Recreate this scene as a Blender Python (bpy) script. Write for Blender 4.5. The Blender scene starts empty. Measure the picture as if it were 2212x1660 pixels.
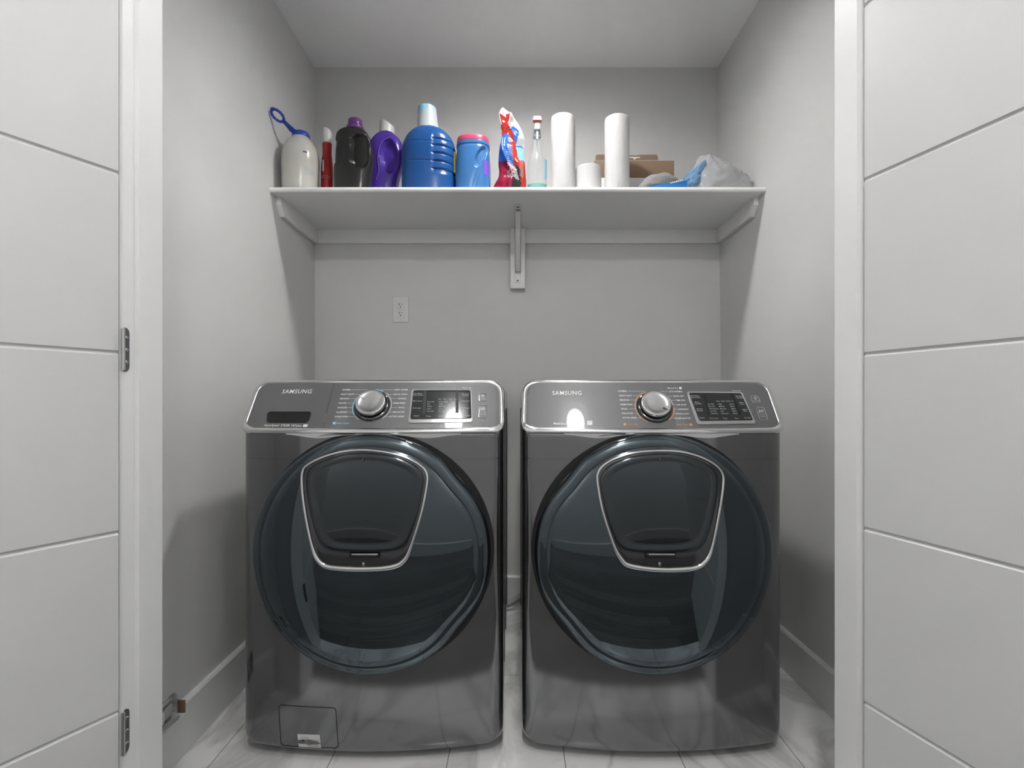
import bpy, bmesh, math, random
from mathutils import Vector, Matrix
from mathutils.noise import noise as pn
random.seed(4)
S = bpy.context.scene
C = bpy.context.collection
PI = math.pi
# ------------------------------------------------------------------ camera, world, light, exposure
F = 1100.0            # focal length in pixels of the 2212 wide frame
VX, VY, H = 1115.0, 865.0, 0.93
cam_d = bpy.data.cameras.new('camera'); cam = bpy.data.objects.new('camera', cam_d); C.objects.link(cam)
cam.location = (0, 0, H); cam.rotation_euler = (PI/2, 0, 0)
cam_d.sensor_width = 36; cam_d.lens = F/2212*36
cam_d.shift_x = -(VX-1106)/2212; cam_d.shift_y = (VY-830)/2212
cam_d.clip_start = 0.02
S.camera = cam
w = bpy.data.worlds.new('world'); S.world = w; w.use_nodes = True
w.node_tree.nodes['Background'].inputs[0].default_value = (1, 1, 1, 1)
w.node_tree.nodes['Background'].inputs[1].default_value = 0.0
S.view_settings.view_transform = 'Standard'; S.view_settings.look = 'None'
S.view_settings.exposure = 3.8; S.view_settings.gamma = 1; S.view_settings.use_curve_mapping = False
HALL_LAMP = 5.4      # base emission of the hall lamp and the added fill lights
NICHE_LAMP = 22.0     # emission of the recessed lamp over the shelf

# ------------------------------------------------------------------ materials
def mat(name, col, rough=0.5, metal=0.0, spec=0.5, emit=None, alpha=1.0, trans=0.0, coat=0.0, noise=None, bump=None, ior=1.45, aniso=None):
    m = bpy.data.materials.new(name); m.use_nodes = True
    nt = m.node_tree; b = nt.nodes['Principled BSDF']
    b.inputs['Base Color'].default_value = (*col, 1); b.inputs['Roughness'].default_value = rough
    b.inputs['Metallic'].default_value = metal; b.inputs['Specular IOR Level'].default_value = spec
    b.inputs['IOR'].default_value = ior
    b.inputs['Alpha'].default_value = alpha; b.inputs['Transmission Weight'].default_value = trans
    b.inputs['Coat Weight'].default_value = coat; b.inputs['Coat Roughness'].default_value = 0.03
    if emit:
        b.inputs['Emission Color'].default_value = (1, 0.985, 0.96, 1); b.inputs['Emission Strength'].default_value = emit
    tc = nt.nodes.new('ShaderNodeTexCoord')
    if noise:
        sc, amt = noise
        n = nt.nodes.new('ShaderNodeTexNoise'); n.inputs['Scale'].default_value = sc; n.inputs['Detail'].default_value = 4
        nt.links.new(tc.outputs['Object'], n.inputs['Vector'])
        r = nt.nodes.new('ShaderNodeMapRange'); r.inputs['To Min'].default_value = 1-amt; r.inputs['To Max'].default_value = 1+amt
        nt.links.new(n.outputs['Fac'], r.inputs['Value'])
        mx = nt.nodes.new('ShaderNodeVectorMath'); mx.operation = 'SCALE'; mx.inputs[0].default_value = col
        nt.links.new(r.outputs[0], mx.inputs['Scale']); nt.links.new(mx.outputs[0], b.inputs['Base Color'])
    if bump:
        sc, st, vec = bump
        mp = nt.nodes.new('ShaderNodeMapping'); mp.inputs['Scale'].default_value = vec
        nt.links.new(tc.outputs['Object'], mp.inputs['Vector'])
        n = nt.nodes.new('ShaderNodeTexNoise'); n.inputs['Scale'].default_value = sc; n.inputs['Detail'].default_value = 3
        nt.links.new(mp.outputs[0], n.inputs['Vector'])
        bp = nt.nodes.new('ShaderNodeBump'); bp.inputs['Strength'].default_value = st; bp.inputs['Distance'].default_value = 0.002
        nt.links.new(n.outputs['Fac'], bp.inputs['Height']); nt.links.new(bp.outputs[0], b.inputs['Normal'])
    return m
I1 = (1, 1, 1)
M = {}
M['wall'] = mat('grey_wall_paint', (.64, .64, .635), .6, bump=(300, .05, I1))
M['ceil'] = mat('white_ceiling_paint', (.88, .88, .885), .8, bump=(200, .05, I1))
M['trim'] = mat('white_trim_paint', (.72, .725, .73), .3, bump=(60, .02, I1))
M['door'] = mat('white_door_paint', (.54, .545, .55), .38, bump=(80, .03, I1))
M['hallwall'] = mat('hall_wall_paint', (.78, .78, .78), .7)
M['melamine'] = mat('white_shelf_paint', (.82, .82, .815), .45)
M['plastic_white'] = mat('white_plastic', (.72, .72, .72), .35)
M['graphite'] = mat('graphite_metal_paint', (.20, .201, .205), .11, .92, coat=.3, bump=(40, .012, (1, 1, 60)))
M['side'] = mat('graphite_side_panel', (.16, .162, .165), .12, .9, coat=.3)
M['panel'] = mat('graphite_fascia', (.13, .131, .135), .42, .5, coat=1)
M['glass'] = mat('dark_tinted_door_glass', (.092, .112, .125), .035, .96, coat=.1)
M['glass2'] = mat('dark_smoked_pane', (.062, .07, .076), .05, .96, coat=.1)
M['rim'] = mat('dark_gloss_rim', (.10, .105, .11), .07, .95, coat=.15)
M['black'] = mat('black_plastic', (.006, .006, .007), .45)
M['blackgl'] = mat('black_gloss_display', (.028, .03, .032), .12, .4, coat=.4)
M['chrome'] = mat('satin_chrome', (.66, .66, .665), .14, 1.0)
M['silver'] = mat('brushed_silver', (.55, .55, .555), .22, 1.0, noise=(30, .1))
M['ink'] = mat('light_grey_print', (.74, .74, .75), .5)
M['ink2'] = mat('pale_panel_print', (.42, .43, .44), .5)
M['cyan'] = mat('pale_blue_print', (.22, .52, .62), .5)
M['orange'] = mat('orange_print', (.55, .25, .12), .5)
M['steel'] = mat('dark_steel_hinge', (.14, .145, .15), .4, .6)
M['sock'] = mat('dark_slot', (.01, .01, .01), .6)
M['lamp_hall'] = mat('lamp_diffuser_hall', (.9, .9, .9), .5, emit=HALL_LAMP*.9)
M['fill_side'] = mat('fill_diffuser_side', (.9, .9, .9), .5, emit=HALL_LAMP*1.6)  # for the two fill lights added at the hall ends
M['fill_back'] = mat('fill_diffuser_back', (.9, .9, .9), .5, emit=HALL_LAMP*2.3)  # for the fill light added behind the viewpoint
M['lamp_niche'] = mat('lamp_diffuser_niche', (.9, .9, .9), .5, emit=NICHE_LAMP)

def tile_mat():
    m = mat('marble_tile', (.6, .6, .6), .22); nt = m.node_tree; b = nt.nodes['Principled BSDF']
    L = nt.links; N = nt.nodes
    tc = N.new('ShaderNodeTexCoord')
    # veins
    mp = N.new('ShaderNodeMapping'); mp.inputs['Rotation'].default_value = (0, 0, .7); mp.inputs['Scale'].default_value = (1, .45, 1)
    L.new(tc.outputs['Object'], mp.inputs['Vector'])
    n = N.new('ShaderNodeTexNoise'); n.inputs['Scale'].default_value = 3.2; n.inputs['Detail'].default_value = 7; n.inputs['Distortion'].default_value = 1.2
    L.new(mp.outputs[0], n.inputs['Vector'])
    cr = N.new('ShaderNodeValToRGB')
    e = cr.color_ramp.elements
    e[0].position = .44; e[0].color = (.80, .80, .805, 1); e[1].position = .56; e[1].color = (.80, .80, .805, 1)
    k = cr.color_ramp.elements.new(.5); k.color = (.56, .56, .565, 1)
    L.new(n.outputs['Fac'], cr.inputs[0])
    # grout from object coordinates: joints each .302 m in x, .61 m in y
    sx = N.new('ShaderNodeSeparateXYZ'); L.new(tc.outputs['Object'], sx.inputs[0])
    def joint(sock, off, per):
        a = N.new('ShaderNodeMath'); a.operation = 'ADD'; a.inputs[1].default_value = off; L.new(sock, a.inputs[0])
        d = N.new('ShaderNodeMath'); d.operation = 'PINGPONG'; d.inputs[1].default_value = per/2; L.new(a.outputs[0], d.inputs[0])
        c = N.new('ShaderNodeMath'); c.operation = 'LESS_THAN'; c.inputs[1].default_value = .0011; L.new(d.outputs[0], c.inputs[0])
        return c.outputs[0]
    j1 = joint(sx.outputs[0], .4785+.302*20, .302); j2 = joint(sx.outputs[1], -1.722+.61*10, .61)
    mxx = N.new('ShaderNodeMath'); mxx.operation = 'MAXIMUM'; L.new(j1, mxx.inputs[0]); L.new(j2, mxx.inputs[1])
    mix = N.new('ShaderNodeMixRGB'); L.new(mxx.outputs[0], mix.inputs[0]); L.new(cr.outputs[0], mix.inputs[1]); mix.inputs[2].default_value = (.20, .20, .20, 1)
    L.new(mix.outputs[0], b.inputs['Base Color'])
    return m
def wood_mat():
    m = mat('dark_plank_floor', (.06, .058, .056), .3); nt = m.node_tree; b = nt.nodes['Principled BSDF']
    L = nt.links; N = nt.nodes
    tc = N.new('ShaderNodeTexCoord')
    br = N.new('ShaderNodeTexBrick'); br.inputs['Scale'].default_value = 1; br.inputs['Brick Width'].default_value = 1.2; br.inputs['Row Height'].default_value = .14
    br.inputs['Mortar Size'].default_value = .002; br.inputs['Color1'].default_value = (.12, .117, .112, 1); br.inputs['Color2'].default_value = (.22, .215, .21, 1); br.inputs['Mortar'].default_value = (.02, .02, .02, 1)
    L.new(tc.outputs['Object'], br.inputs['Vector'])
    mp = N.new('ShaderNodeMapping'); mp.inputs['Scale'].default_value = (1.5, 22, 1); L.new(tc.outputs['Object'], mp.inputs['Vector'])
    n = N.new('ShaderNodeTexNoise'); n.inputs['Scale'].default_value = 2; n.inputs['Detail'].default_value = 5; L.new(mp.outputs[0], n.inputs['Vector'])
    mx = N.new('ShaderNodeMixRGB'); mx.blend_type = 'MULTIPLY'; mx.inputs[0].default_value = .8
    L.new(br.outputs['Color'], mx.inputs[1]); L.new(n.outputs['Fac'], mx.inputs[2]); L.new(mx.outputs[0], b.inputs['Base Color'])
    return m
M['tile'] = tile_mat(); M['wood'] = wood_mat()

# ------------------------------------------------------------------ helpers
class MB:
    def __init__(s): s.v = []; s.f = []
    def add(s, vs, fs):
        o = len(s.v); s.v += [tuple(p) for p in vs]; s.f += [tuple(i+o for i in f) for f in fs]; return s
    def box(s, x0, x1, y0, y1, z0, z1, bev=0):
        bm = bmesh.new(); bmesh.ops.create_cube(bm, size=1)
        for v in bm.verts:
            v.co = Vector(((x0+x1)/2+v.co.x*(x1-x0), (y0+y1)/2+v.co.y*(y1-y0), (z0+z1)/2+v.co.z*(z1-z0)))
        if bev: bmesh.ops.bevel(bm, geom=bm.edges[:]+bm.verts[:], offset=bev, segments=3, affect='EDGES', profile=.5)
        bm.verts.ensure_lookup_table()
        s.add([v.co[:] for v in bm.verts], [[v.index for v in f.verts] for f in bm.faces]); bm.free(); return s
    def rings(s, rs, closed=True, cap0=True, cap1=True, loop=False):
        n = len(rs[0]); o = len(s.v)
        for r in rs: s.v += [tuple(p) for p in r]
        K = len(rs)
        for k in range(K if loop else K-1):
            k2 = (k+1) % K
            for i in range(n if closed else n-1):
                j = (i+1) % n
                s.f.append((o+k*n+i, o+k*n+j, o+k2*n+j, o+k2*n+i))
        if not loop:
            if cap0: s.f.append(tuple(o+i for i in range(n))[::-1])
            if cap1: s.f.append(tuple(o+(K-1)*n+i for i in range(n)))
        return s
    def lathe(s, prof, c=(0, 0, 0), n=48, axis='z'):
        rs = []
        for (r, z) in prof:
            r = max(r, 1e-5)
            rs.append([(c[0]+r*math.cos(2*PI*i/n), c[1]+r*math.sin(2*PI*i/n), c[2]+z) for i in range(n)])
        return s.rings(rs)
    def tube(s, pts, r, n=10, closed=False, flat=1.0, up=None):
        pts = [Vector(p) for p in pts]; K = len(pts); rs = []
        prev = None
        for k, p in enumerate(pts):
            if closed: t = pts[(k+1) % K]-pts[k-1]
            else: t = pts[min(k+1, K-1)]-pts[max(k-1, 0)]
            t.normalize()
            u = Vector(up) if up else (prev if prev else (Vector((0, 0, 1)) if abs(t.z) < .9 else Vector((1, 0, 0))))
            a = (u-t*u.dot(t)).normalized(); b = t.cross(a); prev = a
            rr = r[k] if isinstance(r, (list, tuple)) else r
            rs.append([p+b*rr*math.cos(2*PI*i/n)+a*rr*flat*math.sin(2*PI*i/n) for i in range(n)])
        return s.rings(rs, loop=closed)
    def build(s, name, m, parent=None, smooth=True, sharp=40):
        me = bpy.data.meshes.new(name); me.from_pydata(s.v, [], s.f); me.validate(); me.update()
        bm = bmesh.new(); bm.from_mesh(me); bmesh.ops.remove_doubles(bm, verts=bm.verts, dist=1e-6)
        bmesh.ops.recalc_face_normals(bm, faces=bm.faces)
        if smooth:
            for f in bm.faces: f.smooth = True
            for e in bm.edges:
                if len(e.link_faces) == 2 and e.calc_face_angle(0) > math.radians(sharp): e.smooth = False
        bm.to_mesh(me); bm.free()
        ms = m if isinstance(m, list) else [m]
        for q in ms: me.materials.append(q)
        o = bpy.data.objects.new(name, me); C.objects.link(o)
        if parent: o.parent = parent
        return o
def empty(name, loc=(0, 0, 0)):
    o = bpy.data.objects.new(name, None); C.objects.link(o); o.location = loc; o.empty_display_size = .05; return o
def tag(o, label, cat, group=None):
    o['label'] = label; o['category'] = cat
    if group: o['group'] = group
    return o
def struct(o, label=None):
    o['kind'] = 'structure'
    if label: o['label'] = label
    return o
def bx(name, m, x0, x1, y0, y1, z0, z1, parent=None, bev=0, smooth=False):
    return MB().box(x0, x1, y0, y1, z0, z1, bev).build(name, m, parent, smooth or bev > 0)
def lerp_prof(prof, t):
    # prof rows (z, a, b, ...), catmull-rom interpolation by z
    n = len(prof)
    for k in range(n-1):
        if t <= prof[k+1][0] or k == n-2: break
    p0 = prof[max(k-1, 0)]; p1 = prof[k]; p2 = prof[k+1]; p3 = prof[min(k+2, n-1)]
    u = min(max((t-p1[0])/(p2[0]-p1[0]), 0), 1)
    out = []
    for i in range(1, len(p1)):
        m1 = (p2[i]-p0[i])/max(p2[0]-p0[0], 1e-6)*(p2[0]-p1[0]); m2 = (p3[i]-p1[i])/max(p3[0]-p1[0], 1e-6)*(p2[0]-p1[0])
        out.append((2*u**3-3*u*u+1)*p1[i]+(u**3-2*u*u+u)*m1+(-2*u**3+3*u*u)*p2[i]+(u**3-u*u)*m2)
    return out
def loft(prof, K=70, n=96, ex=2.6, disp=None):
    """prof rows (z, rx, ry, ox): superellipse sections; disp(x, y, z, nx, ny) pushes inwards"""
    mb = MB(); rs = []
    z0, z1 = prof[0][0], prof[-1][0]
    for k in range(K+1):
        z = z0+(z1-z0)*k/K
        rx, ry, ox = lerp_prof(prof, z); r = []
        for i in range(n):
            a = 2*PI*i/n; c, s_ = math.cos(a), math.sin(a)
            x = rx*math.copysign(abs(c)**(2/ex), c); y = ry*math.copysign(abs(s_)**(2/ex), s_)
            if disp:
                d = disp(x+ox, y, z); l = math.hypot(x, y) or 1
                x -= x/l*d*.35; y -= y/l*d
            r.append((x+ox, y, z))
        rs.append(r)
    return mb.rings(rs)
def sstep(e0, e1, x):
    t = min(max((x-e0)/(e1-e0), 0), 1); return t*t*(3-2*t)
def cr_closed(pts, m=8):
    out = []; n = len(pts)
    for k in range(n):
        p0, p1, p2, p3 = [Vector(pts[(k+j-1) % n]) for j in range(4)]
        for i in range(m):
            t = i/m
            out.append(.5*((2*p1)+(-p0+p2)*t+(2*p0-5*p1+4*p2-p3)*t*t+(-p0+3*p1-3*p2+p3)*t**3))
    return out
def cr_open(pts, m=8):
    P = [Vector(p) for p in pts]; P = [P[0]*2-P[1]]+P+[P[-1]*2-P[-2]]; out = []
    for k in range(1, len(P)-2):
        p0, p1, p2, p3 = P[k-1:k+3]
        for i in range(m):
            t = i/m
            out.append(.5*((2*p1)+(-p0+p2)*t+(2*p0-5*p1+4*p2-p3)*t*t+(-p0+3*p1-3*p2+p3)*t**3))
    out.append(P[-2]); return out
_tc = {}
def text_poly(s, italic=0):
    key = (s, italic)
    if key in _tc: return _tc[key]
    cu = bpy.data.curves.new('t', 'FONT'); cu.body = s; cu.size = 1; cu.shear = italic; cu.offset = .006; cu.space_character = 1.08; cu.resolution_u = 2
    o = bpy.data.objects.new('t', cu); C.objects.link(o)
    dg = bpy.context.evaluated_depsgraph_get(); me = bpy.data.meshes.new_from_object(o.evaluated_get(dg))
    vs = [(v.co.x, v.co.y) for v in me.vertices]; fs = [tuple(p.vertices) for p in me.polygons]
    bpy.data.objects.remove(o); bpy.data.curves.remove(cu); bpy.data.meshes.remove(me)
    x0 = min(v[0] for v in vs); x1 = max(v[0] for v in vs)
    vs = [((x-x0)/(x1-x0), y) for x, y in vs]
    _tc[key] = (vs, fs); return _tc[key]

# ------------------------------------------------------------------ the room
XL, XR, YB, ZC = -.915, .915, 2.31, 2.44
struct(bx('floor', M['tile'], -1.1, 1.1, .94, 2.45, -.05, 0))
struct(bx('floor', M['wood'], -3, 3, -.75, .938, -.05, 0))
struct(bx('wall_back', M['wall'], -1.05, 1.05, YB, YB+.1, 0, ZC))
def boolean_cut(o, cutters):
    for c in cutters:
        md = o.modifiers.new('cut', 'BOOLEAN'); md.object = c; md.operation = 'DIFFERENCE'; md.solver = 'EXACT'
    dg = bpy.context.evaluated_depsgraph_get(); me = bpy.data.meshes.new_from_object(o.evaluated_get(dg))
    o.modifiers.clear(); o.data = me
def xl(y, z): return XL+(1-z/ZC)*(.004+.036*(YB-y)/1.325)     # the side walls are slightly out of plumb
def xr(y, z): return XR+.022*(1-z/ZC)
def side_wall(name, fn, xo, n=8):
    mb = MB(); rs = []
    for k in range(n+1):
        y = .985+(YB-.985)*k/n
        rs.append([(fn(y, ZC*i/n), y, ZC*i/n) for i in range(n+1)]+[(xo, y, ZC), (xo, y, 0)])
    mb.rings(rs); return struct(mb.build(name, M['wall'], smooth=True))
wl = side_wall('wall_left', xl, XL-.1)
side_wall('wall_right', xr, XR+.1)
struct(bx('ceiling', M['ceil'], -3, 3, -.85, 2.45, ZC, ZC+.1))
BH = .136
def base_profile(axis, side, a0, a1):
    # cross-section: (offset from wall, z)
    pr = [(0, 0), (.016, 0), (.016, BH-.006), (.011, BH), (0, BH)]
    mb = MB(); rs = []
    for a in (a0, a1):
        r = []
        for d, z in pr:
            if axis == 'y': r.append((side[0](a, z)+side[1]*d, a, z))
            else: r.append((a, side[0]+side[1]*d, z))
        rs.append(r)
    return mb.rings(rs)
bl = struct(base_profile('y', (xl, 1), 1.07, YB-.0161).build('baseboard_left', M['trim'], smooth=False))
struct(base_profile('y', (xr, -1), 1.07, YB-.0161).build('baseboard_right', M['trim'], smooth=False))
struct(base_profile('x', (YB, -1), xl(YB, .1), xr(YB, .1)).build('baseboard_back', M['trim'], smooth=False))
# ragged hole low in the left wall, through the baseboard, with a box seen inside
hole = [(1.195, .170), (1.23, .176), (1.262, .174), (1.285, .170), (1.305, .173), (1.322, .171), (1.333, .160), (1.334, .145), (1.341, .142), (1.341, .108), (1.33, .104), (1.295, .107), (1.26, .105), (1.225, .108), (1.195, .110)]
random.seed(2)
hp = []
for k in range(len(hole)):
    a = hole[k]; b = hole[(k+1) % len(hole)]
    hp.append(a); hp.append(((a[0]+b[0])/2+random.uniform(-.001, .001), (a[1]+b[1])/2+random.uniform(-.0012, .0012)))
def prism_x(poly, x0, x1):
    return MB().rings([[(x0, y, z) for y, z in poly], [(x1, y, z) for y, z in poly]])
cut = prism_x(hp, XL-.05, XL+.08).build('cut', M['sock'], smooth=False)
boolean_cut(wl, [cut]); boolean_cut(bl, [cut]); bpy.data.objects.remove(cut)
# opening: jambs, header and front wall
front = MB()
front.box(-3, -.765, .987, 1.06, 0, ZC).box(.715, 3, .987, 1.06, 0, ZC).box(.6935, .715, .9995, 1.06, 0, 2.07).box(-.765, .715, .987, 1.06, 2.07, ZC)
struct(front.build('wall_front', M['hallwall'], smooth=False))
def jamb(name, xs, s, yf, yb):
    mb = MB()
    pr = [(xs, yf), (xs, .995), (xs-s*.008, .995), (xs-s*.008, yb), (xs+s*.0195, yb), (xs+s*.0195, yf)]
    mb.rings([[(x, y, 0) for x, y in pr], [(x, y, 2.05) for x, y in pr]])
    return struct(mb.build(name, M['trim'], smooth=False))
jamb('trim_1', -.7445, -1, .963, 1.060)
jamb('trim_2', .6735, 1, .9943, 1.064)
struct(bx('trim_3', M['trim'], -.764, .693, .965, 1.062, 2.05, 2.069))
struct(bx('trim_4', M['trim'], -.86, -.795, .968, .986, 0, 2.12, bev=.002))
struct(bx('trim_5', M['trim'], .725, .79, .968, .986, 0, 2.12, bev=.002))
# hall behind the camera
struct(bx('wall_behind', M['hallwall'], -3, 3, -.75, -.65, 0, ZC))
struct(bx('wall_hall_left', M['hallwall'], -3.1, -3, -.85, 1.06, 0, ZC))
struct(bx('wall_hall_right', M['hallwall'], 3, 3.1, -.85, 1.06, 0, ZC))
struct(base_profile('x', (-.65, 1), -3, 3).build('baseboard_behind', M['trim'], smooth=False))

# doors: slabs with horizontal v-grooves on both faces
def door(name, label, p, ang, s, width=.70):
    """p hinge edge of the visible face, ang from the view axis, s -1 left / +1 right"""
    root = empty(name, (p[0], p[1], 0)); struct(root, label)
    d = Vector((s*math.sin(ang), -math.cos(ang), 0)); nn = Vector((s*math.cos(ang), math.sin(ang), 0))  # nn: into the slab, away from camera
    gz = [.343+.338*k for k in range(5)]; g = .0045; dp = .0035; th = .035
    A = [(0, .012)]
    for z in gz: A += [(0, z-g), (dp, z-.001), (dp, z+.001), (0, z+g)]
    A += [(0, 2.042)]
    B = [(th-t if True else 0, z) for t, z in reversed(A)]
    poly = A+B
    mb = MB()
    mb.rings([[d*.001+nn*t+Vector((0, 0, z)) for t, z in poly], [d*width+nn*t+Vector((0, 0, z)) for t, z in poly]])
    mb.build('door_slab', M['door'], root, smooth=False)
    return root
door_l = door('door_1', 'white grooved door folded open on the left', (-.7475, .9585), math.radians(28.8), -1)
door_r = door('door_2', 'white grooved door folded open on the right', (.6745, .9885), math.radians(16.3), 1)
def hinge(parent, x, s, z0, z1, y0, y1):
    r = .010; pts = []
    # leaf outline in (y, z): straight by the door, rounded towards the closet
    pts = [(y0, z0), (y0, z1)]
    for k in range(9):
        a = PI/2*k/8; pts.append((y1-r+r*math.sin(a), z1-r+r*math.cos(a)))
    for k in range(9):
        a = PI/2*k/8; pts.append((y1-r+r*math.cos(a), z0+r-r*math.sin(a)))
    mb = MB(); mb.rings([[(x, y, z) for y, z in pts], [(x-s*.0012, y, z) for y, z in pts]])
    o = mb.build('hinge', M['steel'], parent, smooth=False); o.location = -Vector(parent.location)
    sc = MB()
    for zz in (z0+.018, (z0+z1)/2, z1-.018):
        n = 14; c = ((y0+y1)/2, zz)
        ring = lambda rr, dx: [(x-s*(.0012+dx), c[0]+rr*math.cos(2*PI*i/n), c[1]+rr*math.sin(2*PI*i/n)) for i in range(n)]
        sc.rings([ring(.0035, 0), ring(.0028, .0008), ring(.0012, .0003)])
    sc.build('screw', M['silver'], o)
    kn = MB().tube([(x-s*.002, y0-.004, z0+.002), (x-s*.002, y0-.004, z1-.002)], .0035, 12)
    if s < 0: kn.build('barrel', M['silver'], o)
for z0, z1 in ((.257, .341), (.985, 1.068), (1.80, 1.884)):
    hinge(door_l, -.7445, -1, z0, z1, .9665, .979)

# ceiling lamps: one recessed in the closet ceiling, one in the hall, three added fills
def lamp(x, y, r, m, label, dp=.035):
    t = empty('ceiling_light', (x, y, ZC)); tag(t, label, 'light')
    MB().lathe([(r+.018, 0), (r+.018, -.004), (r+.012, -.009), (r, -.009), (r, -.002)], n=40).build('trim_ring', M['plastic_white'], t)
    MB().lathe([(r-.001, -.003), (r-.001, -dp+.006), (r*.93, -dp), (0, -dp)], n=40).build('diffuser', M[m], t)
t = empty('ceiling_light', (.06, 1.60, ZC)); tag(t, 'short white cylinder downlight on the closet ceiling above the shelf', 'light')
MB().lathe([(.076, 0), (.076, -.062), (.070, -.062), (.068, -.032), (.001, -.032)], n=40).build('housing', M['plastic_white'], t)
MB().lathe([(.066, -.0325), (.066, -.038), (0, -.038)], n=40).build('diffuser', M['lamp_niche'], t)
lamp(0, .50, .085, 'lamp_hall', 'round ceiling light in the hall just before the closet opening')
lamp(0, -.40, .09, 'fill_back', 'added round fill light on the hall ceiling above and behind the viewpoint')  # added fill, brightens the back wall under the shelf
lamp(-1.9, -.05, .11, 'fill_side', 'added round fill light at the left end of the hall')  # added fill, gives the hall ambient light from the left
lamp(1.9, -.05, .11, 'fill_side', 'added round fill light at the right end of the hall')  # same added ambient fill, from the right

# ------------------------------------------------------------------ shelf
SZ = 1.719; SF = 1.878
sh = empty('wall_shelf', (0, YB, 1.70)); tag(sh, 'long white wall shelf across the closet on cleats and one metal bracket', 'shelf')
sl = Vector((0, YB, 1.70))
def P(o): o.location = -sl; return o
mb = MB(); pr = []
for k in range(9):
    a = PI*k/8; pr.append((SF+.0095-.0095*math.sin(a), SZ-.0095+.0095*math.cos(a)))
pr += [(YB-.0005, SZ-.019), (YB-.0005, SZ)]
SL, SR = -.9105, .9210
mb.rings([[(SL, y, z) for y, z in pr], [(SR, y, z) for y, z in pr]])
P(mb.build('shelf_board', M['melamine'], sh))
zb = SZ-.0191
P(bx('back_cleat', M['melamine'], SL+.0185, SR-.0185, YB-.018, YB-.0005, zb-.062, zb, sh, bev=.001))
for s in (-1, 1):
    a = SR if s > 0 else SL; b = a-s*.018
    pr = [(1.935, zb), (1.935, zb-.028), (1.965, zb-.062), (YB-.0005, zb-.062), (YB-.0005, zb)]
    P(MB().rings([[(a, y, z) for y, z in pr], [(b, y, z) for y, z in pr]]).build('side_cleat', M['melamine'], sh, smooth=False))
P(bx('bracket_board', M['melamine'], -.026, .040, YB-.0365, YB-.0185, 1.43, zb-.0005, sh, bev=.0015))
br = MB(); yw = YB-.037
br.box(-.006, .020, yw-.004, yw, 1.455, zb-.001, .001)
br.box(-.006, .020, 2.00, yw-.004, zb-.005, zb-.001, .001)
for q in (-.005, .0165):
    pr = [(yw-.004, 1.50), (yw-.022, 1.50), (2.04, zb-.012), (2.04, zb-.005), (2.065, zb-.005)]
    br.rings([[(q, y, z) for y, z in pr], [(q+.003, y, z) for y, z in pr]])
br.rings([[(-.005, yw-.022, 1.50), (.0195, yw-.022, 1.50), (.0195, yw-.019, 1.50), (-.005, yw-.019, 1.50)], [(-.005, 2.04, zb-.012), (.0195, 2.04, zb-.012), (.0195, 2.043, zb-.012), (-.005, 2.043, zb-.012)]])
bro = P(br.build('bracket', M['plastic_white'], sh, smooth=False))
s_ = MB().lathe([(.0045, 0), (.004, .002), (.0015, .0025), (.001, .0005)], n=16)
for loc, rot in (((.007, yw-.004, 1.463), (PI/2, 0, 0)), ((.007, 2.015, zb-.005), (PI, 0, 0))):
    o = MB(); o.v = [v for v in s_.v]; o.f = s_.f; ob = o.build('screw', M['steel'], bro)
    ob.location = loc; ob.rotation_euler = rot

# ------------------------------------------------------------------ outlet
ox, oz = (866-VX)*.0021, H+(VY-669.5)*.0021
ol = empty('wall_outlet', (ox, YB, oz)); tag(ol, 'white double electrical outlet on the back wall under the shelf', 'outlet')
bx('cover_plate', M['plastic_white'], -.0355, .0355, -.006, -.0005, -.0575, .0575, ol, bev=.002)
for zz in (.0195, -.0195):
    so = bx('socket', M['plastic_white'], -.0165, .0165, -.0078, -.0062, zz-.0185, zz+.0185, ol, bev=.0006)
    k = MB(); k.box(-.0075, -.0048, -.0084, -.0079, zz-.001, zz+.008).box(.0048, .007, -.0084, -.0079, zz, zz+.007)
    c = MB().lathe([(.0026, 0), (.0026, .0005)], n=14)
    k.add([(x, -.0084+z, y+zz-.008) for x, y, z in c.v], c.f)
    k.build('slot', M['sock'], so, smooth=False)
for zz in (.048, -.048):
    c = MB().lathe([(.0028, 0), (.0024, .001)], n=14); MB().add([(x, -.0062-z, y+zz) for x, y, z in c.v], c.f).build('screw', M['plastic_white'], ol)

# ------------------------------------------------------------------ box in the wall hole
jb = empty('wall_box', (XL+.03, 1.28, .14)); tag(jb, 'grey electrical box set in a ragged hole low in the left wall', 'box')
M['greybox'] = mat('grey_box_plastic', (.50, .50, .51), .5, noise=(80, .15)); M['torn'] = mat('torn_brown_board', (.16, .10, .065), .9, noise=(200, .3))
M['gyp'] = mat('torn_gypsum', (.40, .40, .40), .95, noise=(150, .3))
def W2(o): o.location = -Vector((XL+.03, 1.28, .14)); return o
xb = xl(1.29, .14)
W2(MB().box(xb-.045, xb+.002, 1.235, 1.316, .117, .152, .009).build('box_body', M['greybox'], jb))
W2(MB().tube(cr_open([(xb-.012, 1.240, .150), (xb-.002, 1.258, .162), (xb-.002, 1.29, .164), (xb-.010, 1.318, .156), (xb-.02, 1.322, .13)], 5), .006, 10).build('conduit', M['greybox'], jb))
W2(MB().tube([(xb+.003, 1.272, .120), (xb+.0045, 1.272, .135), (xb+.003, 1.272, .150)], .0022, 8).build('ridge', M['plastic_white'], jb))
W2(MB().box(xb-.004, xb+.0150, 1.3372, 1.3406, .109, .141, .001).build('torn_edge', M['torn'], jb))
W2(MB().tube([(xb-.002, 1.225, .108), (xb+.006, 1.26, .1075), (xb+.010, 1.295, .110), (xb+.008, 1.325, .1075)], .003, 6).build('broken_rim', M['gyp'], jb))

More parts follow.
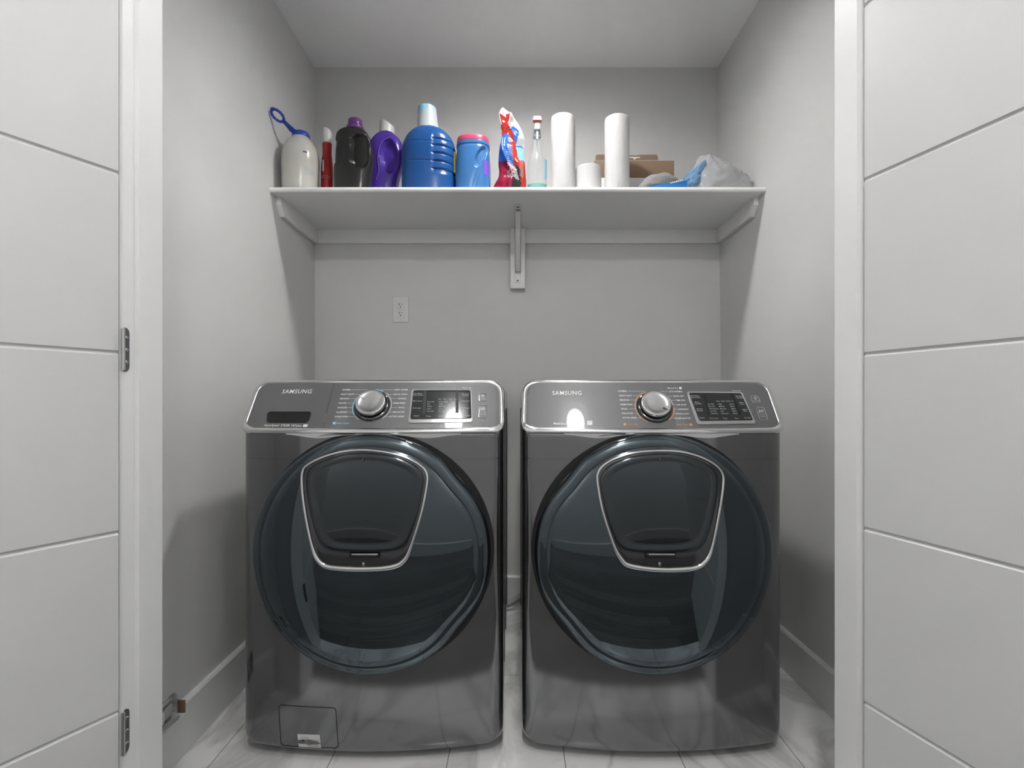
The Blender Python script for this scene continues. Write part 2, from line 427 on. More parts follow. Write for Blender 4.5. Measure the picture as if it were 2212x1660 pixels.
# ------------------------------------------------------------------ hose in the gap
M['hose'] = mat('grey_hose', (.32, .32, .31), .5)
hs = MB().tube(cr_open([(-.30, 2.20, .02), (-.16, 2.20, .024), (-.05, 2.235, .028), (.01, 2.26, .052), (.06, 2.265, .09), (.12, 2.25, .12)]), .0125, 12).build('drain_hose', M['hose'])
tag(hs, 'grey hose on the floor behind the gap between the two machines', 'hose')

# ------------------------------------------------------------------ washer and dryer
HW = .343; SAG = .04; TT = math.radians(32.4); PZ = .845; YR = 1.295
sT, cT = math.sin(TT), math.cos(TT); PL = (.982-PZ)/cT
def yf(u): return SAG*(u/HW)**2
DZ, DR = .543, .302     # door centre height, radius
def machine(kind, cx):
    m = 1 if kind == 'washer' else -1        # handle side of the door
    root = empty('washing_machine' if m > 0 else 'tumble_dryer', (cx, YR, 0))
    du = .0105*m
    def panel(u, s, off=0):
        return Vector((u, yf(u)+s*sT-off*cT, PZ+s*cT+off*sT))
    def on_panel(px, py):
        s = .07; u = 0
        for _ in range(12):
            y = YR+yf(u)+s*sT; u = (px-VX)*y/F-cx; z = H+(VY-py)*y/F; s = (z-PZ)/cT
        return u, s
    # front shell
    mb = MB(); rs = []
    zs = [.028, .030, .034, .042, .052, .062, .10, .2, .3, .4, .5, .6, .7, .770, .7772, .7774, .7790, .7792, .80, .835, .843, .85]
    zs += [PZ+s*cT for s in (.02, .04, .06, .08, .10)]+[.935, .945, .953, .960, .966, .971, .975]
    N = 41
    for z in zs:
        ins = 0
        if z < .058: ins = .03-math.sqrt(max(.03**2-(.058-z)**2, 0))
        if .7773 < z < .7791: ins = .0025
        WW = HW-ins; top = 0
        if z > .945: top = .034-math.sqrt(max(.034**2-(z-.945)**2, 0)); WW -= top
        back = max(z-PZ, 0)*sT/cT
        r = []; rc = .028
        for i in range(N):
            # denser near the corners
            t = -math.cos(PI*i/(N-1)); u = WW*t
            y = yf(u)+ins*.45+back+.0015*(z > PZ)
            e = abs(u)-(WW-rc)
            if e > 0: y += rc-math.sqrt(max(rc*rc-e*e, 0))
            r.append((u, y, z))
        r.append((WW, .14, z)); r.append((-WW, .14, z)); rs.append(r)
    mb.rings(rs); mb.build('front_shell', M['graphite'], root)
    # cabinet: two side skins with pressed ribs, top and back
    cb = MB(); wr = HW-.003
    cb.box(-wr, wr, .142, .86, .03, .968, .006)
    for s in (-1, 1):
        for yy in (.30, .52, .74): cb.box(s*wr-.002, s*wr+.002, yy-.02, yy+.02, .12, .90, .0018)
    cb.build('cabinet', M['side'], root)
    bx('gap_shade', M['black'], -HW+.004, HW-.004, .1401, .1419, .04, .962, root)  # black sheet, the dark of the open gap put into colour
    for sx in (-1, 1):
        for yy in (.22, .80):
            MB().lathe([(.022, 0), (.024, .004), (.024, .010), (.012, .014), (.012, .034)], (sx*.28, yy, 0), 20).build('foot', M['black'], root)
    # control panel fascia (rounded outline) and chrome trim
    def rrect(pts, rad, seg=7):
        out = []; n = len(pts)
        for k in range(n):
            p = Vector(pts[k]); a = (Vector(pts[k-1])-p); b = (Vector(pts[(k+1) % n])-p)
            r = rad[k] if isinstance(rad, (list, tuple)) else rad
            a = p+a.normalized()*r; b = p+b.normalized()*r
            for i in range(seg+1):
                t = i/seg; out.append(a*(1-t)**2+p*2*t*(1-t)+b*t*t)
        return out
    def dens(pts, step=.012):
        out = []; n = len(pts)
        for k in range(n):
            a = Vector(pts[k]); b = Vector(pts[(k+1) % n]); q = max(1, int((b-a).length/step))
            for i in range(q): out.append(a.lerp(b, i/q))
        return out
    ed = .0035
    outl = dens(rrect([(-HW+ed, .006), (HW-ed, .006), (HW-.008, PL-.004), (-HW+.008, PL-.004)], [.03, .03, .04, .04]), .01)
    def fill_patch(name, outline, m_, parent, off, edge=.0015, steps=(1, .94, .8, .6, .4, .2, .02)):
        c = Vector((sum(p[0] for p in outline)/len(outline), sum(p[1] for p in outline)/len(outline)))
        mb = MB(); rs = [[panel(p[0], p[1], off-edge) for p in outline]]
        for q in steps: rs.append([panel(c[0]+(p[0]-c[0])*q, c[1]+(p[1]-c[1])*q, off if q < 1 else off-edge*.3) for p in outline])
        mb.rings(rs); return mb.build(name, m_, parent)
    fas = fill_patch('control_panel', outl, M['panel'], root, .0045, edge=.004, steps=[1, .985]+[.985-.975*k/36 for k in range(1, 37)])
    trim_pts = [panel(p[0], p[1], .003) for p in outl]
    rad = []
    for p in outl:
        rad.append(.0055+ (.0025 if p[1] < .02 else 0) + (.002 if abs(p[0]) > HW-.03 else 0))
    MB().tube(trim_pts, rad, 10, closed=True, flat=.55, up=(0, -cT, sT)).build('panel_trim', M['chrome'], root)
    # chrome brow curving down under the trim above the door
    bw = MB(); top, bot = [], []
    for k in range(41):
        t = -1+2*k/40; u = du+t*.225
        d = .010*math.exp(-((abs(t)-.62)/.26)**2)
        top.append((u, yf(u)-.0022, PZ+.006)); bot.append((u, yf(u)-.0016, PZ-.002-d))
    bw.rings([top+bot[::-1], [(x, y+.003, z) for x, y, z in top+bot[::-1]]]); bw.build('brow', M['chrome'], root)
    # ---- printing and controls
    ink, ink2, acc = MB(), MB(), MB()
    OFF = .0049
    def text(mbx, s, x0, x1, py, cap, italic=0, off=OFF):
        u0, s0 = on_panel(x0, py); u1, _ = on_panel(x1, py); _, s1 = on_panel(x0, py-cap)
        vs, fs = text_poly(s, italic); hh = (s1-s0)/.69
        mbx.add([panel(u0+(u1-u0)*x, s0+y*hh, off) for x, y in vs], fs)
    def line(mbx, pts, wpx=.9, off=OFF):
        for a, b in zip(pts[:-1], pts[1:]):
            ua = Vector(on_panel(*a)); ub = Vector(on_panel(*b)); d = (ub-ua).normalized(); n_ = Vector((-d.y, d.x))*wpx*.0006
            q = [ua-n_, ub-n_, ub+n_, ua+n_]; mbx.add([panel(p.x, p.y, off) for p in q], [(0, 1, 2, 3)])
    def quad(mbx, pts, off=OFF):
        q = [on_panel(*p) for p in pts]; mbx.add([panel(a, b, off) for a, b in q], [(0, 1, 2, 3)])
    def arc(mbx, c, r, a0, a1, wpx, off=OFF):
        uc = Vector(on_panel(*c)); rm = r
        pts = [(uc.x+rm*math.cos(math.radians(a)), uc.y+rm*math.sin(math.radians(a))) for a in [a0+(a1-a0)*k/30 for k in range(31)]]
        for a, b in zip(pts[:-1], pts[1:]):
            ra = Vector(a)-uc; rb = Vector(b)-uc; k = .0006*wpx/rm
            q = [uc+ra*(1-k), uc+rb*(1-k), uc+rb*(1+k), uc+ra*(1+k)]
            mbx.add([panel(p.x, p.y, off) for p in q], [(0, 1, 2, 3)])
    if m > 0:
        dial = (804.5, 879); labels = [('NORMAL', 740.5, 759, 846.3, [(761, 844.7), (795, 844.7), (796.5, 848)]), ('HEAVY DUTY', 737, 766, 856, [(768, 854.4), (780, 854.4)]),
            ('BEDDING', 735, 755, 865.3, [(757, 863.7), (773, 863.7)]), ('WHITES', 732, 749, 875, [(751, 873.3), (766, 873.3)]), ('SANITIZE', 729.5, 750, 884.6, [(752, 883), (764, 883)]),
            ('ALLERGEN', 727, 751, 894.3, [(753, 892.7), (765, 892.7)]), ('RINSE+SPIN', 724.6, 752.5, 904.1, [(754, 902.5), (768, 902.5)]),
            ('DEEP STEAM', 853, 881, 846.2, [(852, 844.6), (826, 844.6), (823.5, 848)]), ('QUICK WASH', 851, 880, 856.1, [(850, 854.5), (836, 854.5)]), ('TOWELS', 859.5, 878, 865.2, [(858, 863.6), (843, 863.6)]),
            ('PERM PRESS', 850, 876, 875, [(848.5, 873.3), (845, 873.3)]), ('WOOL', 861, 875, 884.6, [(859.5, 883), (845, 883)]), ('DELICATES', 849, 874, 894.3, [(848, 892.7), (842, 892.7)]), ('ACTIVE WEAR', 841, 873, 903.8, [(840, 902.2), (830, 902.2)])]
        brandx = (610, 674, 852.3)
    else:
        dial = (1413, 882); labels = [('NORMAL', 1335, 1354, 849, [(1356, 847.5), (1390, 847.5), (1393, 851)]), ('HEAVY DUTY', 1337, 1365, 859, [(1367, 857.6), (1380, 857.6)]),
            ('BEDDING', 1338.5, 1359, 868.3, [(1361, 866.7), (1375, 866.7)]), ('PERM PRESS', 1340, 1366, 878, [(1368, 876.5), (1373, 876.5)]), ('WOOL', 1341, 1355, 887.5, [(1357, 886), (1373, 886)]),
            ('DELICATES', 1343, 1367, 897, [(1369, 895.5), (1378, 895.5)]), ('ACTIVE WEAR', 1344, 1375, 906.6, [(1377, 905), (1387, 905)]),
            ('ECO NORMAL', 1446, 1474, 850, [(1444, 848.5), (1421, 848.5), (1420, 852)]), ('QUICK DRY', 1453.6, 1477, 860, [(1452, 858.5), (1436, 858.5)]), ('TIME DRY', 1459, 1480, 869.1, [(1457, 867.5), (1446, 867.5)]),
            ('AIR FLUFF', 1461, 1482, 878.6, [(1459, 877), (1451, 877)]), ('REFRESH', 1465.5, 1486, 888.3, [(1464, 886.7), (1454, 886.7)]), ('WRINKLE AWAY', 1458, 1488, 898.1, [(1456.5, 896.6), (1452, 896.6)]), ('STEAM SANITIZE', 1456, 1491, 907.6, [(1454.5, 906), (1446, 906)])]
        brandx = (1193, 1256, 855.5)
    text(ink, 'SAMSUNG', *brandx, 8.2, .12 if m > 0 else 0)
    for s, a, b, y, ln in labels:
        text(ink, s, a, b, y, 3.3, .1 if m > 0 else 0); lq = MB(); line(lq, ln); lq.build('printed_line', M['ink2'], fas)
    RA = .0505
    def arcs(mm, *a):
        q = MB(); arc(q, *a); q.build('printed_arc', mm, fas)
    if m > 0:
        text(acc, 'Steam Cycles', 727.5, 754.5, 918.4, 4.0); quad(acc, [(720.5, 914), (726.5, 914), (726, 919), (720, 919)])
        text(ink, 'SuperSpeed', 572, 604, 923, 4.6, .2); text(ink, 'STEAM', 607.5, 626, 923.5, 4.6, .2); text(ink, 'VRTplus', 630, 652, 924, 4.6, .2)
        quad(ink, [(657, 919.5), (666.5, 919.5), (664.5, 924.5), (655.5, 924.5)])
        arcs(M['cyan'] if m > 0 else M['orange'], dial, RA, 150, 215, 1.8); arcs(M['cyan'] if m > 0 else M['orange'], dial, RA, 62, 88, 1.8); arcs(M['ink2'], dial, RA, 220, 237, 1.8); arcs(M['ink2'], dial, RA, -50, 52, 1.8)
        # drawer: seam and grip pocket
        line(ink2, [(706, 896), (700.5, 914)], .5)
        seam = MB(); line(seam, [(723.5, 829.5), (712, 872), (701, 915), (699, 934)], .8); seam.build('drawer_seam', M['black'], fas)
        pk = [on_panel(*p) for p in [(580, 892), (675, 892), (667, 915.5), (578, 915.5)]]
        pk = dens(rrect(pk, .010), .006)
        gp = MB(); cc = Vector((sum(p[0] for p in pk)/len(pk), sum(p[1] for p in pk)/len(pk)))
        gp.rings([[panel(cc.x+(p[0]-cc.x)*q, cc.y+(p[1]-cc.y)*q, o_) for p in pk] for q, o_ in ((1.02, .0050), (1, .0056), (.985, .0050), (.5, .0048), (.01, .0048))])
        gp.build('drawer_grip', M['black'], fas)
        disp = [(890, 843.5), (1019, 843.5), (1021.5, 914.5), (882.5, 916.5)]; dispi = [(894, 846.5), (1016.5, 846.5), (1018.5, 908), (887, 909.5)]
        inner = [(916, 847.5), (991, 847.5), (991, 895), (913, 896)]
        text(ink, '*Press 3 sec', 999, 1019, 841.5, 2.2)
        L = [('Pre Wash', 895, 912, 854.8), ('Smart Control', 893, 914, 858), ('Extra Rinse', 893, 912.5, 870.7), ('Extra Spin', 892.5, 910.5, 886), ('Steam', 895, 906, 902.7),
             ('Temp.', 921, 932, 903.5), ('Spin', 948, 956, 903.5), ('Soil Level', 969, 987, 903), ('My Cycle', 998, 1013, 855.5), ('Cold Save', 998, 1013, 859), ('Delay End', 997, 1014, 870.7), ('Self Clean+', 995, 1015, 886), ('Super Speed', 997, 1016, 902)]
        c1 = ['Extra Hot', 'Hot', 'Warm', 'Cold', 'Tap Cold']; c2 = ['Extra High', 'High', 'Medium', 'Low', 'No Spin']; c3 = ['Heavy', '^', 'Normal', 'v', 'Light']
        for k in range(5):
            y = 872.3+5.05*k
            for cl, x0, wd in ((c1, 924-.3*k, (15, 6, 10, 7.5, 14.5)), (c2, 949.5-.3*k, (17.5, 8, 13.5, 7, 13)), (c3, 975-.2*k, (11, 4, 12, 4, 9))):
                L.append((cl[k], x0, x0+wd[k], y)); quad(ink2, [(x0-3.6, y-2), (x0-2.4, y-2), (x0-2.4, y-.8), (x0-3.6, y-.8)], OFF+.001)
        L += [('Wash', 947, 954, 866.5), ('Rinse', 958, 966, 866.5), ('Spin', 970, 976, 866.5), ('End', 981, 986.5, 866.5)]
        for x, y in ((925.5, 853), (935, 853), (925, 858.7), (934.5, 858.7), (924.5, 864.3), (934, 864.3)): line(ink2, [(x-2, y-1.5), (x+2, y-1.5), (x+1.6, y+1.5), (x-1.6, y+1.5), (x-2, y-1.5)], .5, OFF+.001)
        line(ink2, [(911, 899), (910.5, 908)], .9, OFF+.001); line(ink2, [(939, 898), (938.5, 905)], .9, OFF+.001); line(ink2, [(965, 898), (965, 905)], .9, OFF+.001)
        for y in (861, 876, 891): line(ink2, [(997, y), (1015, y)], .5, OFF+.001)
        btn = [[(1035.5, 852.5), (1050.5, 852.5), (1051.5, 868.5), (1035, 868.5)], [(1036.5, 877.5), (1052, 877.5), (1052.5, 904.5), (1034, 904.5)]]
        pc, sc_ = (1042.5, 858), (1043, 885.5)
        text(ink2, 'POWER', 1036.5, 1050, 865.5, 2.4); text(ink2, 'START', 1037, 1050, 894.5, 2.4); text(ink2, 'PAUSE', 1037, 1050, 899, 2.4); text(ink2, 'T2', 1040, 1045, 912, 3)
    else:
        text(acc, 'Sensor Dry', 1353.5, 1377, 920.6, 3.6); quad(acc, [(1346.5, 916.5), (1352.5, 916.5), (1352, 921.5), (1346, 921.5)])
        ac2 = MB(); text(ac2, 'Steam Cycles', 1460, 1486.5, 921.5, 3.6); quad(ac2, [(1488, 917.5), (1493.5, 917.5), (1494.5, 922.5), (1489, 922.5)]); ac2.build('printed_accent', M['orange'], fas)
        text(ink, 'Manual Dry', 1442, 1464, 842.3, 2.8); quad(ink, [(1466, 838.8), (1471.3, 838.8), (1471.6, 843), (1466.2, 843)])
        text(ink, 'MultiSteam', 1196, 1230, 919.5, 4.6); text(ink, 'VentSensor', 1233, 1264.5, 919.5, 4.6)
        quad(ink, [(1268, 911.5), (1279, 911.5), (1279, 920.5), (1268, 920.5)])
        sm = MB(); line(sm, [(1270, 914.3), (1277, 913.6)], .8, OFF+.0003); line(sm, [(1270, 916.4), (1274, 917)], .8, OFF+.0003); sm.build('emblem_line', M['panel'], fas)
        arcs(M['cyan'] if m > 0 else M['orange'], dial, RA, 110, 243, 2.0); arcs(M['cyan'] if m > 0 else M['orange'], dial, RA, -52, -2, 2.0); arcs(M['ink2'], dial, RA, 8, 38, 1.6)
        disp = [(1482, 849), (1601, 850), (1631, 918), (1505, 920)]; dispi = [(1486, 851.8), (1598.5, 852.5), (1625.5, 911.5), (1509, 913)]
        inner = [(1516, 853), (1581, 853.5), (1600, 899), (1529, 900)]
        text(ink, '*Press 3 sec', 1580, 1599, 847.4, 2.2)
        L = [('Anti Static', 1491, 1509, 859.5), ('Smart Control', 1491, 1511, 863), ('Mixed', 1500, 1508, 873.3), ('Load Bell', 1499, 1513.5, 876.8), ('Wrinkle', 1503, 1516, 888), ('Prevent', 1504.5, 1517, 891.6), ('Steam', 1510, 1520.5, 907),
             ('Dry Level', 1532, 1550, 908), ('Temp.', 1560, 1570, 908), ('Time', 1585, 1593.5, 908), ('My Cycle', 1588, 1602, 860.5), ('Cold Save', 1590, 1604, 864), ('Adjust', 1595, 1605, 874), ('Time +', 1597, 1607, 877.5), ('Adjust', 1602, 1612, 889), ('Time -', 1604, 1614, 892.5), ('Eco Dry', 1607, 1620, 907)]
        c1 = ['Very Dry', 'More Dry', 'Normal Dry', 'Less Dry', 'Damp Dry']; c2 = ['High', 'Medium', 'Med Low', 'Low', 'Extra Low']; c3 = ['60min', '50min', '40min', '30min', '20min']
        for k in range(5):
            y = 877.3+5.05*k
            for cl, x0, wd in ((c1, 1527+1.8*k, (14, 14, 20, 14, 15)), (c2, 1550+1.8*k, (7.5, 12, 14, 6.5, 15.5)), (c3, 1574+2*k, (10, 9.5, 9.5, 9.5, 9.5))):
                L.append((cl[k], x0, x0+wd[k], y)); quad(ink2, [(x0-3.6, y-2), (x0-2.4, y-2), (x0-2.4, y-.8), (x0-3.6, y-.8)], OFF+.001)
        L += [('Drying', 1546, 1553, 871), ('Cooling', 1556, 1564, 871), ('Wrinkle', 1567, 1576, 871), ('End', 1579, 1583, 871)]
        for x, y in ((1520, 857.5), (1529, 857.8), (1522, 863.3), (1531.5, 863.3), (1524.5, 869), (1534, 869)): line(ink2, [(x-2, y-1.5), (x+2, y-1.5), (x+2.4, y+1.5), (x-1.6, y+1.5), (x-2, y-1.5)], .5, OFF+.001)
        line(ink2, [(1552, 904), (1554, 909.5)], .9, OFF+.001); line(ink2, [(1576, 904), (1578, 909.5)], .9, OFF+.001)
        line(ink2, [(1581, 853.5), (1607, 911)], .35, OFF+.001)
        btn = [[(1619.5, 857.5), (1635, 857.8), (1642, 872.3), (1625, 872.6)], [(1631, 882.5), (1648, 882.8), (1657.5, 909), (1640.5, 909.6)]]
        pc, sc_ = (1630, 863), (1642.5, 890.5)
        text(ink2, 'POWER', 1627, 1639, 869.6, 2.2); text(ink2, 'START', 1640, 1652, 899.5, 2.3); text(ink2, 'PAUSE', 1641.5, 1653.5, 903.5, 2.3)
    # display: frame, glass, print
    fo = dens(rrect([on_panel(*p) for p in disp], .006), .01); fi = [on_panel(*p) for p in dispi]; fi = dens(rrect(fi, .005), .01)
    dp = fill_patch('display', fi, M['blackgl'], root, .0062, edge=.001, steps=[1]+[.98-.97*k/16 for k in range(17)])
    # frame as ring between outlines resampled to the same count
    def resample(pts, n):
        P_ = [Vector(p) for p in pts]; c = sum(P_, Vector((0, 0)))/len(P_); seg = [0]
        for k in range(len(P_)): seg.append(seg[-1]+(P_[(k+1) % len(P_)]-P_[k]).length)
        out = []
        for i in range(n):
            d = seg[-1]*i/n; k = max(j for j in range(len(P_)) if seg[j] <= d+1e-9)
            t = (d-seg[k])/max(seg[k+1]-seg[k], 1e-9); out.append(P_[k].lerp(P_[(k+1) % len(P_)], t))
        return out
    a_, b_ = resample(fo, 96), resample(fi, 96)
    MB().rings([[panel(p.x, p.y, .0046) for p in a_], [panel(p.x, p.y, .0066) for p in a_], [panel(p.x, p.y, .0068) for p in b_], [panel(p.x, p.y, .005) for p in b_]], cap0=False, cap1=False).build('display_frame', M['chrome'], root)
    dk = MB(); quad(dk, inner, .0064); dk.build('screen', M['black'], dp)
    dpr = MB()
    for s, a, b, y in L: text(dpr, s, a, b, y, 2.5, off=.0067)
    dpr.build('printed_lettering', M['ink2'], dp)
    # buttons
    for q in btn:
        o_ = dens(rrect([on_panel(*p) for p in q], .0045), .004)
        MB().tube([panel(p[0], p[1], .0048) for p in o_], .0008, 6, closed=True).build('button', M['chrome'], root)
    arc(ink, pc, .0035, 120, 420, .9); line(ink, [(pc[0], pc[1]-4.2), (pc[0], pc[1]-.6)], .9)
    line(ink, [(sc_[0]-4, sc_[1]-3), (sc_[0]-4, sc_[1]+3), (sc_[0], sc_[1]), (sc_[0]-4, sc_[1]-3)], .8)
    line(ink, [(sc_[0]+1.4, sc_[1]-3), (sc_[0]+1.4, sc_[1]+3)], .9); line(ink, [(sc_[0]+4, sc_[1]-3), (sc_[0]+4, sc_[1]+3)], .9)
    ink.build('printed_lettering', M['ink'], fas); ink2.build('printed_small_lettering', M['ink2'], fas); acc.build('printed_accent', M['cyan'] if m > 0 else M['orange'], fas)
    # dial
    u, s = on_panel(*dial); base = panel(u, s, .0045)
    slope = 2*SAG*u/HW**2
    nrm = Vector((slope*cT*-1*-1 if False else -(-slope)*0, -cT, sT)); nrm = Vector((slope*cT, -cT, sT)).normalized()
    rot = Vector((0, 0, 1)).rotation_difference(nrm)
    dr = MB().lathe([(.047, 0), (.0465, .003), (.044, .0055), (.040, .006), (.0385, .003)], n=64).build('dial_ring', M['rim'], root); dr.location = base; dr.rotation_mode = 'QUATERNION'; dr.rotation_quaternion = rot
    kn = MB().lathe([(.0365, .001), (.0365, .010), (.0385, .012), (.0388, .018), (.0375, .0212), (.033, .0222), (.029, .0208), (.020, .0190), (0, .0184)], n=72).build('dial_knob', M['silver'], root); kn.location = base; kn.rotation_mode = 'QUATERNION'; kn.rotation_quaternion = rot
    MB().lathe([(.0376, .004), (.0376, .0098)], n=64).build('knob_skirt', M['black'], kn)
    pa = 150 if m > 0 else -40
    pm = MB().box(.020, .0335, -.001, .001, .0210, .0229).build('pointer', M['plastic_white'] if m > 0 else M['steel'], kn, smooth=False); pm.rotation_euler = (0, 0, math.radians(pa))
    # ---- door
    def Rr(a):
        b = math.cos(a)*m   # >0 on the handle side
        k = 0
        if b > 0:
            for c0 in (40, -40):
                aa = math.degrees(math.atan2(math.sin(a), b)); k += math.exp(-((aa-c0)/13)**2)
        return DR*(1-.040*k)
    def dome(r, t=1.0):
        q = r/DR
        return -.030-.034*(1-q**3)
    def dsurf(u, z):
        r = math.hypot(u-du, z-DZ); return .55*yf(u)+dome(r)
    dr_ = empty('door', (0, 0, 0)); dr_.parent = root
    n = 128
    gap = MB(); rr = []
    for q, o_ in ((.290, -.0006), (.3085, -.0006), (.3110, .002)):
        rr.append([(du+q*math.cos(2*PI*i/n), yf(du+q*math.cos(2*PI*i/n))+o_, DZ+min(q*math.sin(2*PI*i/n), .299)) for i in range(n)])
    gap.rings(rr, cap0=False, cap1=False).build('recess_shade_ring', M['black'], root)  # raised ring, the groove's shadow is put into its black colour
    rm = MB(); rr = []
    for fr, o_, yb_ in ((.965, 0, 1), (.995, -.004, .9), (1.0, -.012, .7), (.998, -.020, .6), (.988, -.0265, .56), (.965, -.0305, .55), (.935, -.0335, .55), (.905, -.0350, .55), (.895, -.034, .55), (.890, -.031, .55)):
        rg = []
        for i in range(n):
            a = 2*PI*i/n; r = Rr(a)*fr; uu = du+r*math.cos(a)
            rg.append((uu, yf(uu)*yb_+o_, DZ+r*math.sin(a)))
        rr.append(rg)
    rm.rings(rr, cap0=False, cap1=False).build('door_rim', M['glass'], dr_)
    gl = MB(); rr = []
    for k in range(30):
        fr = .897*(1-k/29)+.004
        rg = []
        for i in range(n):
            a = 2*PI*i/n; r = Rr(a)*fr; uu = du+r*math.cos(a); zz = DZ+r*math.sin(a)
            rg.append((uu, .55*yf(uu)+dome(r)+(.003 if k == 0 else 0), zz))
        rr.append(rg)
    gl.rings(rr, cap0=False).build('door_glass', M['glass'], dr_)
    # small hatch door
    if m > 0:
        T = [(787, 973), (835, 978), (878, 990), (908, 1006), (922, 1024), (922, 1050), (910, 1110), (888, 1180), (874, 1210), (848, 1225), (787, 1229.5), (715, 1226), (690, 1213), (676, 1185), (660, 1110), (653, 1050), (655, 1018), (670, 1002), (705, 986), (745, 976)]
        ccx = 787
    else:
        T = [(1425, 974.5), (1376, 978), (1333, 990), (1306, 1004), (1292, 1022), (1291, 1045), (1302, 1105), (1326, 1178), (1342, 1208), (1362, 1223), (1428, 1231), (1497, 1228), (1522, 1214), (1536, 1188), (1552, 1112), (1561, 1052), (1560, 1026), (1545, 1006), (1512, 988), (1470, 977)]
        ccx = 1425
    def on_door(px, py, off=0):
        u, z = 0, DZ
        for _ in range(15):
            y = YR+dsurf(u, z)-off; u = (px-VX)*y/F-cx; z = H+(VY-py)*y/F
        return (u, z)
    hd = dr_
    To = cr_closed([on_door(*p) for p in T], 6)
    def D3(p, off): return Vector((p[0], dsurf(p[0], p[1])-off, p[1]))
    rad = []
    zc = [p[1] for p in To]; z0, z1 = min(zc), max(zc)
    for p in To: rad.append(.0033+.0028*sstep(.25, 0, (p[1]-z0)/(z1-z0)))
    MB().tube([D3(p, .0025) for p in To], rad, 10, closed=True, flat=.8, up=(0, -1, 0)).build('hatch_trim', M['chrome'], hd)
    cc = Vector((sum(p[0] for p in To)/len(To), sum(p[1] for p in To)/len(To)))
    # dished backing under the hatch pane
    bk = MB()
    bk.rings([[D3(cc+(Vector((p[0], p[1]))-cc)*q, o_) for p in To] for q, o_ in ((1.0, .0008), (.96, .0014), (.90, .0014), (.5, .0014), (.01, .0014))], cap0=False)
    bk.build('hatch_backing', M['rim'], hd)
    Pn = [(787, 978), (838, 983), (880, 996), (903, 1010), (915, 1030), (914, 1055), (903, 1110), (888, 1155), (876, 1180), (850, 1192), (787, 1195), (722, 1191), (696, 1178), (682, 1150), (669, 1100), (661, 1050), (663, 1022), (675, 1007), (708, 991), (745, 981)]
    if m < 0: Pn = [(ccx-(p[0]-787)*1.005, p[1]+1.5) for p in Pn]
    Po = cr_closed([on_door(*p) for p in Pn], 6)
    pc_ = Vector((sum(p[0] for p in Po)/len(Po), sum(p[1] for p in Po)/len(Po)))
    yfl = dsurf(pc_.x, pc_.y)-.0035
    pn_ = MB(); rr = []
    for q, o_ in ((1, .0018), (.985, .0042), (.965, .005), (.93, .0052), (.88, .0050), (.855, .0036))+tuple((.84-.83*k/22, .0034+.0022*(1-((.84-.83*k/22)/.84)**2)) for k in range(23)):
        rg = []
        for p in Po:
            p2 = pc_+(Vector((p[0], p[1]))-pc_)*q
            rg.append(Vector((p2.x, dsurf(p2.x, p2.y)-o_, p2.y)))
        rr.append(rg)
    pn_.rings(rr, cap0=False).build('hatch_pane', M['glass2'], hd)
    def dbox(name, x0, x1, y0, y1, o0, o1, m_, par):
        a = on_door(x0, y1); b = on_door(x1, y0); c = ((a[0]+b[0])/2, (a[1]+b[1])/2); y = dsurf(*c)
        return MB().box(a[0], b[0], y-o1, y-o0, a[1], b[1], .0008).build(name, m_, par)
    sx = 0 if m > 0 else (1425-787)-1
    lt = dbox('hatch_latch', 756+sx, 821+sx, 1194, 1205, .001, .0075, M['black'], hd)
    dbox('latch_plate', 762+sx, 818+sx, 1194.5, 1198, .0076, .0092, M['silver'], lt)
    dbox('latch_plate', 784+sx, 789+sx, 1214, 1222, .001, .006, M['silver'], lt)
    c0 = on_door(785+ (sx if m > 0 else sx+2), 992)
    k = MB().lathe([(.0035, 0), (.003, .0008), (.0015, .0002)], n=16)
    MB().add([(c0[0]+x, dsurf(*c0)-.0062-z, c0[1]+y) for x, y, z in k.v], k.f).build('hatch_sensor', M['rim'], hd)
    # drain cover on the washer, with caution sticker
    if m > 0:
        def fsurf(u, z, off=0): 
            ins = .03-math.sqrt(max(.03**2-(.058-z)**2, 0)) if z < .058 else 0
            return Vector((u, yf(u)+ins*.45-off, z))
        def on_front(px, py):
            u = 0
            for _ in range(10):
                y = YR+yf(u); u = (px-VX)*y/F-cx
            return (u, H+(VY-py)*y/F)
        cv = [on_front(*p) for p in ((602, 1523), (725, 1530), (731, 1618), (607, 1613))]
        o_ = dens(rrect(cv, .010), .006)
        MB().tube([fsurf(p[0], p[1], -.0001) for p in o_], .0011, 6, closed=True).build('drain_cover', M['black'], root)
        st = [on_front(*p) for p in ((642.5, 1586.5), (691, 1588), (693, 1617), (645, 1615))]
        c_ = [fsurf(p[0], p[1], .0012) for p in st]; c2_ = [fsurf(p[0], p[1], -.002) for p in st]
        M['paper'] = mat('white_sticker', (.55, .55, .55), .6)
        stk = MB().rings([c2_, c_]).build('caution_sticker', M['paper'], root, smooth=False)
        pt = MB()
        def stext(s, x0, x1, y, cap):
            a = on_front(x0, y); b = on_front(x1, y); h = cap*YR/F/.69; vs, fs = text_poly(s)
            pt.add([fsurf(a[0]+(b[0]-a[0])*x, a[1]+yy*h, .0017) for x, yy in vs], fs)
        stext('CAUTION', 651, 667, 1594.5, 2.6)
        for k in range(8): 
            a = on_front(664, 1598.4+2.2*k); b = on_front(688 if k % 3 else 691, 1598.4+2.2*k)
            pt.add([fsurf(a[0], a[1], .0017), fsurf(b[0], a[1], .0017), fsurf(b[0], a[1]+.0008, .0017), fsurf(a[0], a[1]+.0008, .0017)], [(0, 1, 2, 3)])
        a = on_front(646, 1596.5); b = on_front(690, 1596.5); pt.add([fsurf(a[0], a[1], .0017), fsurf(b[0], a[1], .0017), fsurf(b[0], a[1]+.0005, .0017), fsurf(a[0], a[1]+.0005, .0017)], [(0, 1, 2, 3)])
